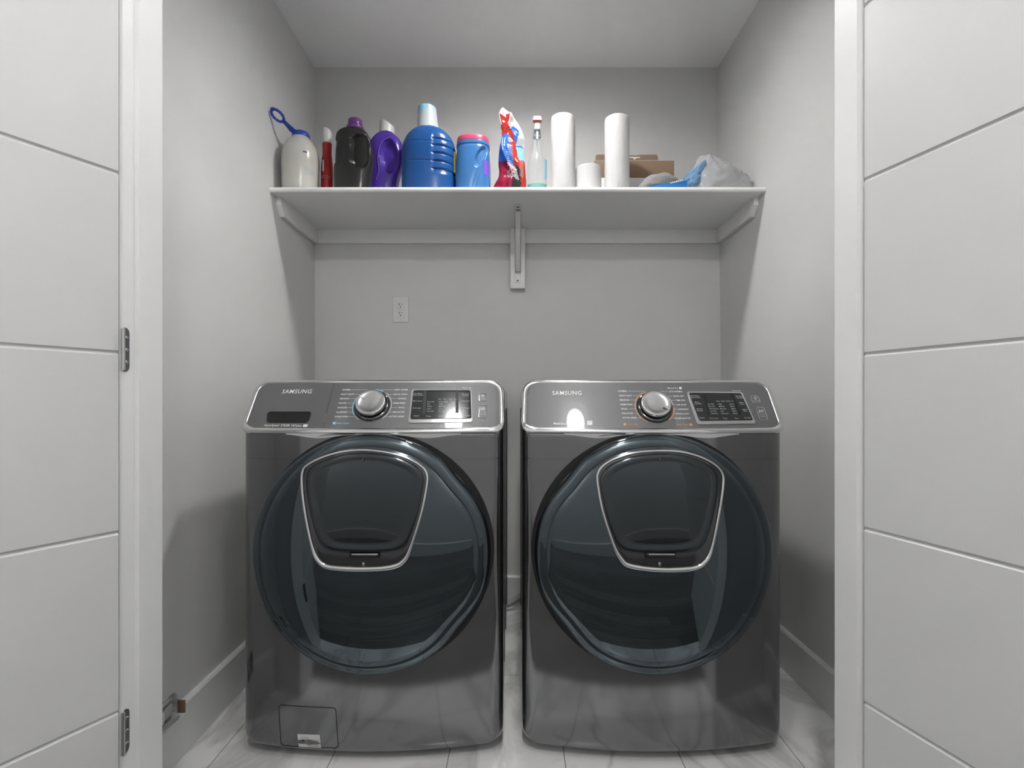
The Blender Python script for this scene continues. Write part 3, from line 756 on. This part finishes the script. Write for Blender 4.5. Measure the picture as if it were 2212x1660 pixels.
        a = on_front(649, 1604); b = on_front(656, 1601); pt.add([fsurf(a[0], a[1], .0017), fsurf(b[0], a[1], .0017), fsurf(b[0], b[1], .0017), fsurf(a[0]+.002, b[1], .0017)], [(0, 1, 2, 3)])
        M['inkdark'] = mat('dark_grey_print', (.12, .12, .12), .6)
        pt.build('sticker_print', M['inkdark'], stk, smooth=False)
    return root
wm = machine('washer', -.3775)
tag(wm, 'graphite front-load washing machine on the left, with drain cover and white caution sticker', 'washing machine')
dm = machine('dryer', .3590)
tag(dm, 'graphite front-load tumble dryer on the right, orange markings around its dial', 'tumble dryer')

# ------------------------------------------------------------------ things on the shelf
def pl(name, col, rough=.3, **k): M[name] = mat(name, col, rough, **k); return M[name]
pl('cream_plastic', (.52, .515, .48), .22); pl('blue_cap', (.02, .06, .36), .3); pl('red_plastic', (.33, .018, .022), .2); pl('black_jug', (.022, .022, .021), .2)
pl('purple_cap', (.13, .035, .19), .3); pl('purple_plastic', (.07, .03, .30), .25); pl('lilac_panel', (.16, .10, .52), .3); pl('blue_plastic', (.012, .075, .26), .25); pl('mid_blue_plastic', (.04, .15, .37), .25); pl('pink_lid', (.45, .045, .10), .35)
pl('frosted', (.42, .47, .50), .35); pl('pale_blue', (.25, .52, .68), .35); pl('paper_towel', (.52, .52, .52), .9, bump=(90, .6, (1, 1, .8))); pl('roll_core', (.42, .36, .30), .9)
pl('cardboard', (.25, .17, .11), .85, noise=(30, .08)); pl('paper_white', (.75, .75, .75), .7); pl('navy', (.03, .04, .12), .5); pl('teal', (.10, .42, .36), .3); pl('cap_white', (.56, .56, .56), .35); pl('red_cap', (.62, .07, .05), .3)
pl('yellow', (.65, .50, .06), .4); pl('dark_core', (.02, .02, .02), .4); pl('black_print', (.02, .02, .02), .4); pl('red_film', (.36, .03, .025), .18); pl('blue_film', (.03, .12, .45), .18); pl('light_blue_film', (.20, .42, .72), .2); pl('white_film', (.44, .45, .46), .2); pl('crimson_film', (.22, .008, .035), .2)
pl('grey_cloth', (.24, .24, .25), .95, bump=(220, 1.0, I1), noise=(120, .35)); pl('bundle_blue', (.14, .27, .44), .3); pl('packet_blue', (.02, .19, .52), .3)
M['clear'] = mat('clear_plastic', (.42, .45, .45), .06, alpha=.22, spec=1.0); M['bagfilm'] = mat('milky_bag_film', (.56, .57, .58), .25, alpha=.6, trans=0.0, bump=(18, .6, (1, 1, 3)))
def thing(name, x, y, label, cat, z=SZ, rz=0):
    t = empty(name, (x, y, z)); t.rotation_euler = (0, 0, rz); return tag(t, label, cat)
def patch(surf, x0, x1, z0, z1, nx=8, nz=8, skew=0):
    """small printed label lying on a body; surf(x, z) -> y of the surface"""
    mb = MB()
    for i in range(nx):
        for k in range(nz):
            q = []
            for a, b in ((i, k), (i+1, k), (i+1, k+1), (i, k+1)):
                z = z0+(z1-z0)*b/nz; x = x0+(x1-x0)*a/nx+skew*(z-z0); q.append((x, surf(x, z)-.0006, z))
            mb.add(q, [(0, 1, 2, 3)])
    return mb
def se(rx, ry, ex):      # front surface of a superellipse
    return lambda x: -ry*max(1-abs(x/rx)**ex, 1e-4)**(1/ex)
# 1 cream jug with a blue collar handle
x, y = -.829, 1.958
t = thing('lotion_jug', x, y, 'cream white pump jug with a blue ring-ended cap, against the left wall', 'bottle')
prof = [(0, .060, .060, 0), (.012, .064, .064, 0), (.09, .067, .067, 0), (.14, .067, .067, 0), (.175, .060, .060, 0), (.200, .046, .046, 0), (.214, .034, .034, .001), (.224, .029, .029, .002), (.228, .024, .024, .002)]
loft(prof, 60, 72, 2.15).build('jug_body', M['cream_plastic'], t)
sf = lambda px_, pz: se(.0665, .0665, 2.15)(px_)
patch(lambda a, b: sf(a, b), .040, .062, .058, .128, 6, 6).build('label_print', M['ink2'], t)
patch(lambda a, b: sf(a, b)-.0004, .034, .046, .137, .142, 4, 1, skew=0).build('label_print', M['navy'], t)
MB().lathe([(.031, .214), (.033, .218), (.033, .228), (.029, .237), (.018, .243), (.008, .245), (0, .245)], (.002, 0, 0), 40).build('cap', M['blue_cap'], t)
def W3(tt, p): return Vector(p)-Vector(tt.location)
tip = W3(t, (-.897, 1.872, 1.975)); mid = W3(t, (-.866, 1.915, 1.955)); st_ = Vector((-.012, -.018, .232))
hn = MB()
# strap
pth = cr_open([Vector((.018, .0, .236)), st_, W3(t, (-.853, 1.918, 1.958)), W3(t, (-.868, 1.900, 1.972))], 6)
hn.tube(pth, [.017-.006*k/(len(pth)-1) for k in range(len(pth))], 12, flat=.38, up=(0, 0, 1))
hn.build('cap_strap', M['blue_cap'], t)
# ring at the end, toothed inside
rc_ = W3(t, (-.8835, 1.886, 1.985)); ax = (W3(t, (-.8975, 1.876, 1.998))-W3(t, (-.868, 1.900, 1.972))).normalized(); sd = ax.cross(Vector((.3, 1, .1))).normalized()
rg = MB(); pts = []
for k in range(40):
    a = 2*PI*k/40; pts.append(rc_+ax*math.cos(a)*.024+sd*math.sin(a)*.0150)
rg.tube(pts, [.0046+.0014*(k % 3 == 0) for k in range(40)], 8, closed=True)
rg.build('cap_ring', M['blue_cap'], t)
wl_ = MB().tube([rc_+ax*.014-sd*.0125, rc_+ax*.026-sd*.011, rc_+ax*.031-sd*.002, rc_+ax*.024+sd*.006], .0012, 6).build('wire_loop', M['navy'], t)
# 2 red spray bottle
x, y = -.7425, 2.0
t = thing('spray_bottle', x, y, 'slim red spray bottle with a white rounded cap, right of the cream jug', 'bottle')
prof = [(0, .0225, .0225, 0), (.09, .0232, .0232, 0), (.125, .0225, .0225, 0), (.150, .0205, .0205, 0), (.165, .0188, .0188, 0), (.172, .0176, .0176, 0), (.178, .0172, .0172, 0), (.205, .0178, .0178, 0), (.216, .0182, .0182, 0), (.220, .016, .016, 0)]
b = loft(prof, 60, 48, 2.0).build('bottle_body', M['red_plastic'], t)
prof = [(.219, .0165, .0165, 0), (.223, .0178, .0178, 0), (.245, .0182, .0182, 0), (.262, .0178, .0170, -.0005), (.272, .0150, .0150, -.003), (.279, .0095, .0100, -.006), (.2815, .003, .003, -.007)]
loft(prof, 30, 36, 2.0).build('cap', M['cap_white'], t)
MB().lathe([(.0178, .2175), (.0184, .2180), (.0184, .2205), (.0178, .221)], n=36).build('collar', M['white_film'], t)
patch(lambda a, b: se(.0232, .0232, 2)(a), -.0105, -.0045, .100, .145, 3, 6).build('label_print', M['ink'], b)
for zz in (.082, .076): patch(lambda a, b: se(.0233, .0233, 2)(a), -.021, .019, zz, zz+.001, 12, 1).build('label_stripe', M['ink2'], b)
# 3 black detergent jug
x, y = -.6205, 1.950
t = thing('detergent_jug', x, y, 'black detergent jug with a purple screw cap and moulded grips', 'bottle')
prof = [(0, .060, .040, -.004), (.01, .066, .042, -.004), (.06, .070, .043, -.003), (.10, .0725, .043, 0), (.15, .0725, .042, .001), (.20, .067, .040, -.001), (.225, .060, .037, -.004), (.240, .047, .031, -.003), (.248, .030, .025, .0), (.251, .024, .022, .002)]
def dk_(px_, py_, pz):
    if py_ > 0: return 0
    # waist ridge left free between two grip hollows
    def hol(cx_, cz_, w, h, r):
        q = max(abs(px_-cx_)/w, abs(pz-cz_)/h); e = ((abs(px_-cx_)/w)**4+(abs(pz-cz_)/h)**4)**.25
        return sstep(1.08, .86, e)
    side = hol(.034-.10*max(.115-pz, 0), .150, .032, .062, .01)*.024+hol(-.056, .152, .018, .050, .01)*.016
    flare = .0
    return side
loft(prof, 110, 150, 3.0, dk_).build('jug_body', M['black_jug'], t)
MB().lathe([(.032, .243), (.033, .246), (.033, .254), (.0265, .257), (.0255, .262), (.0265, .2625), (.0265, .280), (.024, .283), (0, .283)], (.004, 0, 0), 48).build('cap', M['purple_cap'], t)
# 4 purple jug
x, y = -.526, 2.040
t = thing('softener_jug', x, y, 'glossy purple softener jug with a white slanted cap', 'bottle')
prof = [(0, .056, .040, -.008), (.06, .060, .043, -.008), (.10, .063, .044, -.004), (.14, .068, .045, .003), (.19, .071, .045, .006), (.23, .066, .042, .006), (.255, .054, .036, .005), (.270, .038, .030, .004), (.279, .026, .024, .004), (.282, .022, .022, .004)]
def dp_(px_, py_, pz):
    if py_ > 0: return 0
    e = math.hypot((px_-.027+.05*(pz-.17))/.034, (pz-.172)/.068)
    f = math.hypot((px_+.062)/.018, (pz-.19)/.060)
    gr = abs(px_-(-.028+.9*max(pz-.19, 0)+.25*max(.10-pz, 0)))
    return sstep(1.08, .75, e)*.026+sstep(1.1, .7, f)*.012
jb4 = loft(prof, 110, 150, 2.6, dp_).build('jug_body', M['purple_plastic'], t)
MB().tube(cr_open([(-.022, -.0475, .075), (-.012, -.0465, .11), (-.015, -.0475, .15), (-.012, -.047, .19), (.002, -.0445, .225), (.028, -.039, .245), (.048, -.030, .243)], 6), .0012, 6).build('moulded_ridge', M['lilac_panel'], jb4)
cp = MB(); rs = []
for k in range(14):
    z = .276+.046*k/13; r = .0305-.001*k/13
    rs.append([(.008+r*math.cos(2*PI*i/36), r*math.sin(2*PI*i/36), min(z, z if k < 9 else .276+.046*k/13-.018*sstep(-.4, 1, math.cos(2*PI*i/36)))) for i in range(36)])
rs.append([(.008+.024*math.cos(2*PI*i/36), .024*math.sin(2*PI*i/36), .3235-.019*sstep(-.4, 1, math.cos(2*PI*i/36))) for i in range(36)])
cp.rings(rs); cp.build('cap', M['cap_white'], t)
patch(lambda a, b: se(.058, .042, 2.6)(a)-.001, -.064, -.050, .045, .10, 4, 6, skew=-.1).build('label_print', M['light_blue_film'], jb4)
# 5 large blue jug
x, y = -.338, 1.982
t = thing('detergent_jug', x, y, 'largest blue detergent jug, ribbed on its right, with a translucent cap', 'bottle')
prof = [(0, .098, .070, 0), (.012, .103, .074, 0), (.10, .1045, .075, 0), (.17, .1045, .075, 0), (.205, .098, .071, 0), (.232, .082, .062, -.002), (.250, .062, .052, -.003), (.262, .042, .040, -.005), (.266, .036, .036, -.006)]
def db_(px_, py_, pz):
    if py_ > .03: return 0
    d = 0
    rx = sstep(.018, .034, px_)
    for c in (.083, .113, .143, .172, .198):
        zz = pz+.12*max(px_-.06, 0)
        d += .0065*math.exp(-((zz-c)/.0035)**2)*rx
    for c in (.112, .186):
        zz = pz+.05*px_
        d += .0022*math.exp(-((zz-c)/.0022)**2)*sstep(-.085, -.06, px_)*(1-rx)
    d += .004*sstep(.020, .026, px_)*sstep(.060, .075, pz)*sstep(.225, .205, pz)
    return d
bb = loft(prof, 150, 150, 2.5, db_).build('jug_body', M['blue_plastic'], t)
prof = [(.259, .043, .043, -.006), (.263, .0425, .0425, -.006), (.30, .0385, .0385, -.007), (.335, .0355, .0355, -.008), (.3455, .034, .034, -.008), (.348, .030, .030, -.008)]
loft(prof, 30, 48, 2.0).build('cap', M['frosted'], t)
MB().lathe([(.0362, .322), (.0365, .324), (.0352, .346), (.031, .3495), (0, .3495)], (-.009, 0, 0), 48).build('cap_top', M['pale_blue'], t)
patch(lambda a, b: .0, .099, .1055, .10, .165, 3, 4)
MB().box(.0985, .1058, -.030, .045, .085, .165, .001).build('side_label', M['yellow'], t)
# 6 blue tub with a pink lid
x, y = -.1655, 1.965
t = thing('pod_tub', x, y, 'mid blue plastic tub with a pink lid and curved hand grip', 'tub')
prof = [(0, .064, .058, 0), (.01, .067, .061, 0), (.10, .0665, .061, 0), (.165, .0625, .058, 0), (.176, .0605, .056, 0), (.178, .063, .058, 0), (.190, .063, .058, 0), (.192, .060, .056, 0)]
def dt_(px_, py_, pz):
    if py_ > .01: return 0
    e = math.hypot((px_-.034-.35*(pz-.13))/.017, (pz-.128)/.040)
    f = ((px_-.030-.25*(pz-.09)))/.010
    return sstep(1.15, .7, e)*.014+.003*math.exp(-f*f)*sstep(.11, .07, pz)
tb = loft(prof, 110, 150, 2.7, dt_).build('tub_body', M['mid_blue_plastic'], t)
prof = [(.190, .0605, .056, 0), (.1905, .0625, .058, 0), (.206, .0615, .057, 0), (.211, .059, .055, 0), (.212, .055, .052, 0)]
loft(prof, 16, 96, 2.7).build('lid', M['pink_lid'], t)
patch(lambda a, b: se(.067, .061, 2.7)(a)-.0008, .044, .0655, .060, .115, 8, 8, skew=-.05).build('label_print', M['lilac_panel'], tb)
# 7 crumpled plastic pouch
x, y = -.017, 1.968
t = thing('refill_pouch', x, y, 'crumpled red, blue and white plastic pouch standing upright', 'pouch')
pm = bpy.data.meshes.new('pouch_body'); NX, NZ = 26, 60
vs, fs, mi = [], [], []
def pouch(u, v, side):
    # u -1..1 across, v 0..1 up
    lft, rgt = lerp_prof([(0, -.078, .045), (.038, -.070, .0555), (.080, -.050, .054), (.133, -.052, .050), (.187, -.047, .044), (.222, -.038, .050), (.25, -.040, .040), (.276, -.043, .028), (.312, -.050, .002), (.330, -.046, -.016), (.344, -.037, -.034)], v*.344)
    xx = lft+(rgt-lft)*(u+1)/2+.017-.004; xx -= .013
    z = v*.344
    fat = (1-v)**.55*.034*math.sqrt(max(1-u*u, 0))+.0012
    crease = .012*pn(Vector((xx*26, z*13, 3+side)))+.007*pn(Vector((xx*50+z*30, z*38, 7)))
    ridge = -.014*math.exp(-((xx-(-.020+.02*math.sin(z*24)))/.008)**2)*sstep(0, .1, v)*(1 if side < 0 else 0)
    return (xx, side*fat+crease*min(v*6, 1)*(1-.5*abs(u))+ridge+.010*math.sin(v*3)*.5, z)
def pcol(u, v, xx, z):
    n_ = .006*pn(Vector((xx*30, z*30, 1))); e = -.004+.010*math.sin(z*22-.6)
    if xx < e:
        if z > .312+n_ or xx < -.040-.2*(z-.276) and z > .27: return 0
        if z > .232+n_+.4*(xx+.02): return 1
        if z > .118+n_-.4*(xx+.02): return 2
        return 5
    if z > .262-.9*max(xx-.004, 0)+n_: return 0
    if xx > .020+.010*math.sin(z*30) and z > .185: return 0
    if xx > .022-.2*(z-.14) and z > .128: return 3 if z < .178 else 2
    if z < .118-1.1*max(xx-.004, 0) and xx < .032: return 4
    return 1
for side in (-1, 1):
    o_ = len(vs)
    for k in range(NZ+1):
        for i in range(NX+1):
            vs.append(pouch(-1+2*i/NX, k/NZ, side))
    for k in range(NZ):
        for i in range(NX):
            q = [o_+k*(NX+1)+i, o_+k*(NX+1)+i+1, o_+(k+1)*(NX+1)+i+1, o_+(k+1)*(NX+1)+i]
            c = vs[q[0]]; fs.append(q if side < 0 else q[::-1]); mi.append(pcol(0, 0, c[0], c[2]))
o1 = (NX+1)*(NZ+1)
for k in range(NZ):
    for i, fl in ((0, 1), (NX, 0)):
        a = k*(NX+1)+i; b2 = (k+1)*(NX+1)+i
        q = [a, b2, o1+b2, o1+a]; fs.append(q if not fl else q[::-1]); mi.append(0)
for i in range(NX):
    a = NZ*(NX+1)+i; fs.append([a, a+1, o1+a+1, o1+a]); mi.append(0)
    fs.append([i, o1+i, o1+i+1, i+1]); mi.append(1)
pm.from_pydata(vs, [], fs)
for q in ('white_film', 'red_film', 'blue_film', 'light_blue_film', 'black_jug', 'crimson_film'): pm.materials.append(M[q])
for p, k in zip(pm.polygons, mi): p.material_index = k; p.use_smooth = True
pb = bpy.data.objects.new('pouch_body', pm); C.objects.link(pb); pb.parent = t
pr_ = MB(); pr2 = MB()
def pouch_line(mbx, x0, x1, z, h=.0011, off=.0035, drop=0):
    # strips that follow the front of the pouch
    def at(xx, zz):
        best = min(((abs(v[0]-xx)+abs(v[2]-zz)), v[1]) for v in vs[:o1] if abs(v[2]-zz) < .012 and abs(v[0]-xx) < .01) if True else None
        return best[1]
    n_ = 7; P_ = []
    for i in range(n_+1):
        xx = x0+(x1-x0)*i/n_; zz = z-drop*(i/n_)
        try: yy = at(xx, zz)-.0012
        except ValueError: return
        P_.append((xx, yy, zz))
    for a, b in zip(P_[:-1], P_[1:]): mbx.add([a, b, (b[0], b[1], b[2]+h), (a[0], a[1], a[2]+h)], [(0, 1, 2, 3)])
for k in range(13): pouch_line(pr_, -.016, .004+.0012*(k % 3), .075+.0062*k+ .03, .0009, drop=.004)
for k in range(12): pouch_line(pr_, -.017, .012+.0014*(12-k), .060+.0048*k-.03+.03, .0016, drop=.008)
for k in range(11): pouch_line(pr_, .030, .045, .070+.006*k, .0009, drop=.005)
pr_.build('printed_text', M['ink'], pb)
for k in range(5): pouch_line(pr2, .020, .040, .195+.0055*k, .0008, drop=.004)
pouch_line(pr2, -.012, .002, .250, .006)
pr2.build('printed_text', M['navy'], pb)
# 8 clear spray bottle
x, y = .0815, 1.993
t = thing('spray_bottle', x, y, 'clear plastic spray bottle with a red nozzle and a little green liquid', 'bottle')
prof = [(0, .036, .027, 0), (.012, .0385, .029, 0), (.08, .0385, .029, 0), (.125, .037, .028, 0), (.150, .030, .024, 0), (.175, .0205, .018, 0), (.21, .0165, .0155, 0), (.235, .0145, .0145, 0), (.237, .010, .010, 0)]
loft(prof, 60, 72, 2.2).build('bottle_body', M['clear'], t)
prof = [(.004, .034, .025, 0), (.020, .0365, .027, 0), (.048, .0370, .0275, 0), (.050, .0370, .0275, 0)]
loft(prof, 10, 60, 2.2).build('green_liquid', M['teal'], t)
MB().lathe([(.0012, .03), (.0012, .23)], n=10).build('dip_tube', M['frosted'], t)
MB().lathe([(.0145, .2375), (.0155, .239), (.0155, .256), (.012, .259), (0, .259)], n=32).build('collar', M['frosted'], t)
hd_ = MB().box(-.0120, .0120, -.028, .018, .256, .290, .005); hd_.box(-.0045, .0045, -.022, -.016, .222, .262, .0015)
hd_.build('spray_head', M['white_film'], t)
MB().rings([[(-.0175, -.036, .289), (.0175, -.036, .289), (.0165, -.012, .291), (-.0165, -.012, .291)], [(-.0130, -.035, .305), (.0130, -.035, .305), (.0125, -.014, .307), (-.0125, -.014, .307)]]).build('nozzle', M['red_cap'], t, smooth=False)
MB().box(-.0105, .0105, -.030, .012, .2865, .2889, .001).build('nozzle_base', M['red_cap'], t)
patch(lambda a, b: se(.0385, .029, 2.2)(a)-.0006, .028, .0375, .070, .145, 5, 5).build('label_print', M['pale_blue'], t)
# 9, 11 paper towels, 10 toilet roll
def roll(name, x, y, r, h, label, cat, seam=0, lean=0):
    t = thing(name, x, y, label, cat)
    prof = [(.020, .0), (r-.003, 0), (r, .003)]
    mb = MB(); rs = []
    def rr(a, z, r0):
        return r0+.0006*pn(Vector((math.cos(a)*3, math.sin(a)*3, z*12)))+.0022*max(0, math.cos(a-seam))**40
    lv = [(.0195, .002), (.0195, h-.002), (.022, h), (r-.004, h), (r-.0008, h-.0015), (r, h-.005)]
    zz = [(r, h-.005-(h-.01)*k/24) for k in range(1, 25)]
    lv += zz+[(r-.001, .001), (r-.004, 0), (.022, 0)]
    for r0, z in lv:
        rs.append([((rr(2*PI*i/80, z, r0) if r0 > .03 else r0)*math.cos(2*PI*i/80), (rr(2*PI*i/80, z, r0) if r0 > .03 else r0)*math.sin(2*PI*i/80), z) for i in range(80)])
    mb.rings(rs, loop=True); mb.build('paper', M['paper_towel'], t)
    mb = MB(); n = 32
    mb.rings([[(q*math.cos(2*PI*i/n), q*math.sin(2*PI*i/n), z) for i in range(n)] for q, z in ((.0193, .001), (.0193, h-.001), (.0180, h-.001), (.0180, .001))], loop=True)
    mb.build('cardboard_core', M['roll_core'], t)
    return t
r1 = roll('paper_towel_roll', .1760, 1.930, .0440, .281, 'taller upright paper towel roll beside the clear spray bottle, loose sheet edge on its right', 'paper towel', seam=.1)
MB().box(.0405, .0495, .010, .0115, .003, .262, .0005).build('loose_sheet', M['paper_towel'], r1)
roll('toilet_roll', .2760, 1.950, .0480, .100, 'short white toilet roll standing between the two paper towel rolls', 'toilet paper')
roll('paper_towel_roll', .3820, 1.930, .0460, .2765, 'upright paper towel roll in front of the brown cardboard box', 'paper towel', seam=-.6)
# 12 cardboard box with a hanging flap
t = thing('cardboard_box', .480, 2.13, 'open brown cardboard box with a slotted flap, behind the paper rolls', 'box')
bc = MB().box(-.162, .162, -.062, .062, .116, .185, .002).build('box_body', M['cardboard'], t)
MB().box(-.162, .162, -.0625, .0625, .0005, .1155, .002).build('box_base', M['paper_white'], t)
fl = [(-.158, .0), (.094, 0), (.096, .004), (.092, .017), (.084, .020), (.020, .019), (.005, .0165), (-.040, .0175), (-.085, .020), (-.150, .020), (-.158, .016)]
flm = MB().rings([[(a, -.064-.25*b, .186+b) for a, b in fl], [(a, -.0620-.25*b, .1865+b) for a, b in fl]]).build('box_flap', M['cardboard'], t, smooth=False)
sl_ = [(-.022, .011), (.022, .011), (.021, .007), (.006, .0065), (.003, .002), (-.003, .002), (-.006, .0065), (-.021, .007)]
MB().rings([[(a, -.0648-.25*b, .186+b) for a, b in sl_], [(a, -.0635-.25*b, .1863+b) for a, b in sl_]]).build('hang_slot', M['paper_white'], flm, smooth=False)
# 13 packet of grey cloths
t = thing('cloth_pack', .545, 1.965, 'small pack of folded grey cloths with a blue paper band', 'cloth')
cl = MB(); rs = []
for k in range(41):
    u = -1+2*k/40; xx = .088*u; hgt = .086*max(1-abs(u)**2.6, 0)**.6*(.86+.16*u*(1-u*.3))+.002; rs.append([])
    for i in range(48):
        a = 2*PI*i/48; cz = hgt/2+hgt/2*math.copysign(abs(math.sin(a))**.8, math.sin(a)); cy = .060*math.sqrt(max(1-u*u*.8, 0))*math.copysign(abs(math.cos(a))**.7, math.cos(a))
        fold = .0035*math.sin(cz*160+u*2)+.003*pn(Vector((xx*40, cy*40, cz*40)))
        rs[-1].append((xx, cy*(1+fold*6)+.0, max(cz+fold*.6, .001)))
cl.rings(rs); cl.build('folded_cloth', M['grey_cloth'], t)
bd = MB(); rs = []
for k in range(25):
    u = -1+2*k/24; xx = .020+.074*u; zt = .008+.026*(u+1)/2
    rs.append([(xx, -.066+.004*u*u, .001), (xx, -.066+.004*u*u, zt), (xx, -.063+.004*u*u, zt+.001), (xx, -.063+.004*u*u, .001)])
bd.rings(rs); bn = bd.build('paper_band', M['packet_blue'], t)
bt = MB()
for k in range(7): bt.box(.030+.007*k, .0345+.007*k, -.0672, -.0665, .0190+.0016*k, .0240+.0016*k)
bt.build('printed_text', M['ink'], bn, smooth=False)
# 14 bag
t = thing('plastic_bag', .765, 1.99, 'milky plastic bag with blue contents slumped against the right wall', 'bag')
def blob(ax, ay, az, seed, cx_=0, top=None, amp=.2, n=56, m_=36, pw=1.0):
    mb = MB(); rs = []
    for k in range(m_+1):
        ph = PI*k/m_; r = []
        for i in range(n):
            a = 2*PI*i/n; d = Vector((math.sin(ph)*math.cos(a), math.sin(ph)*math.sin(a), -math.cos(ph)))
            f = 1+amp*pn(d*1.6+Vector((seed, 0, 0)))+amp*.5*pn(d*4+Vector((0, seed, 0)))+amp*.25*pn(d*9+Vector((seed, seed, 0)))
            p = Vector((d.x*ax*f, d.y*ay*f, d.z*az*f))
            if top: p = top(p)
            r.append((p.x+cx_, p.y, max(p.z+az*.42, .0015)))
        rs.append(r)
    return mb.rings(rs)
blob(.050, .045, .066, 3.1, -.074, top=lambda p: Vector((p.x+.75*max(p.z, -.02), p.y-.022, p.z*.95+.036)), amp=.32).build('blue_bundle', M['bundle_blue'], t)
def bagtop(p):
    p.x = p.x+.030*sstep(0, .07, p.z)*sstep(.02, -.10, p.x)
    # slope up from the left foot to a peak, long tail to the right wall
    u = p.x/.13
    p.z *= 1.0+.30*math.exp(-((u+.30)/.28)**2)-.25*sstep(.15, .8, u)+.35*math.exp(-((u-.95)/.12)**2)
    p.z += .006*math.sin(p.x*150+p.y*60+p.z*40)*sstep(.0, .05, p.z)
    p.x = min(p.x, .143); return p
blob(.132, .085, .100, 8.4, .002, top=bagtop, amp=.16, n=90, m_=60).build('bag_film', M['bagfilm'], t)
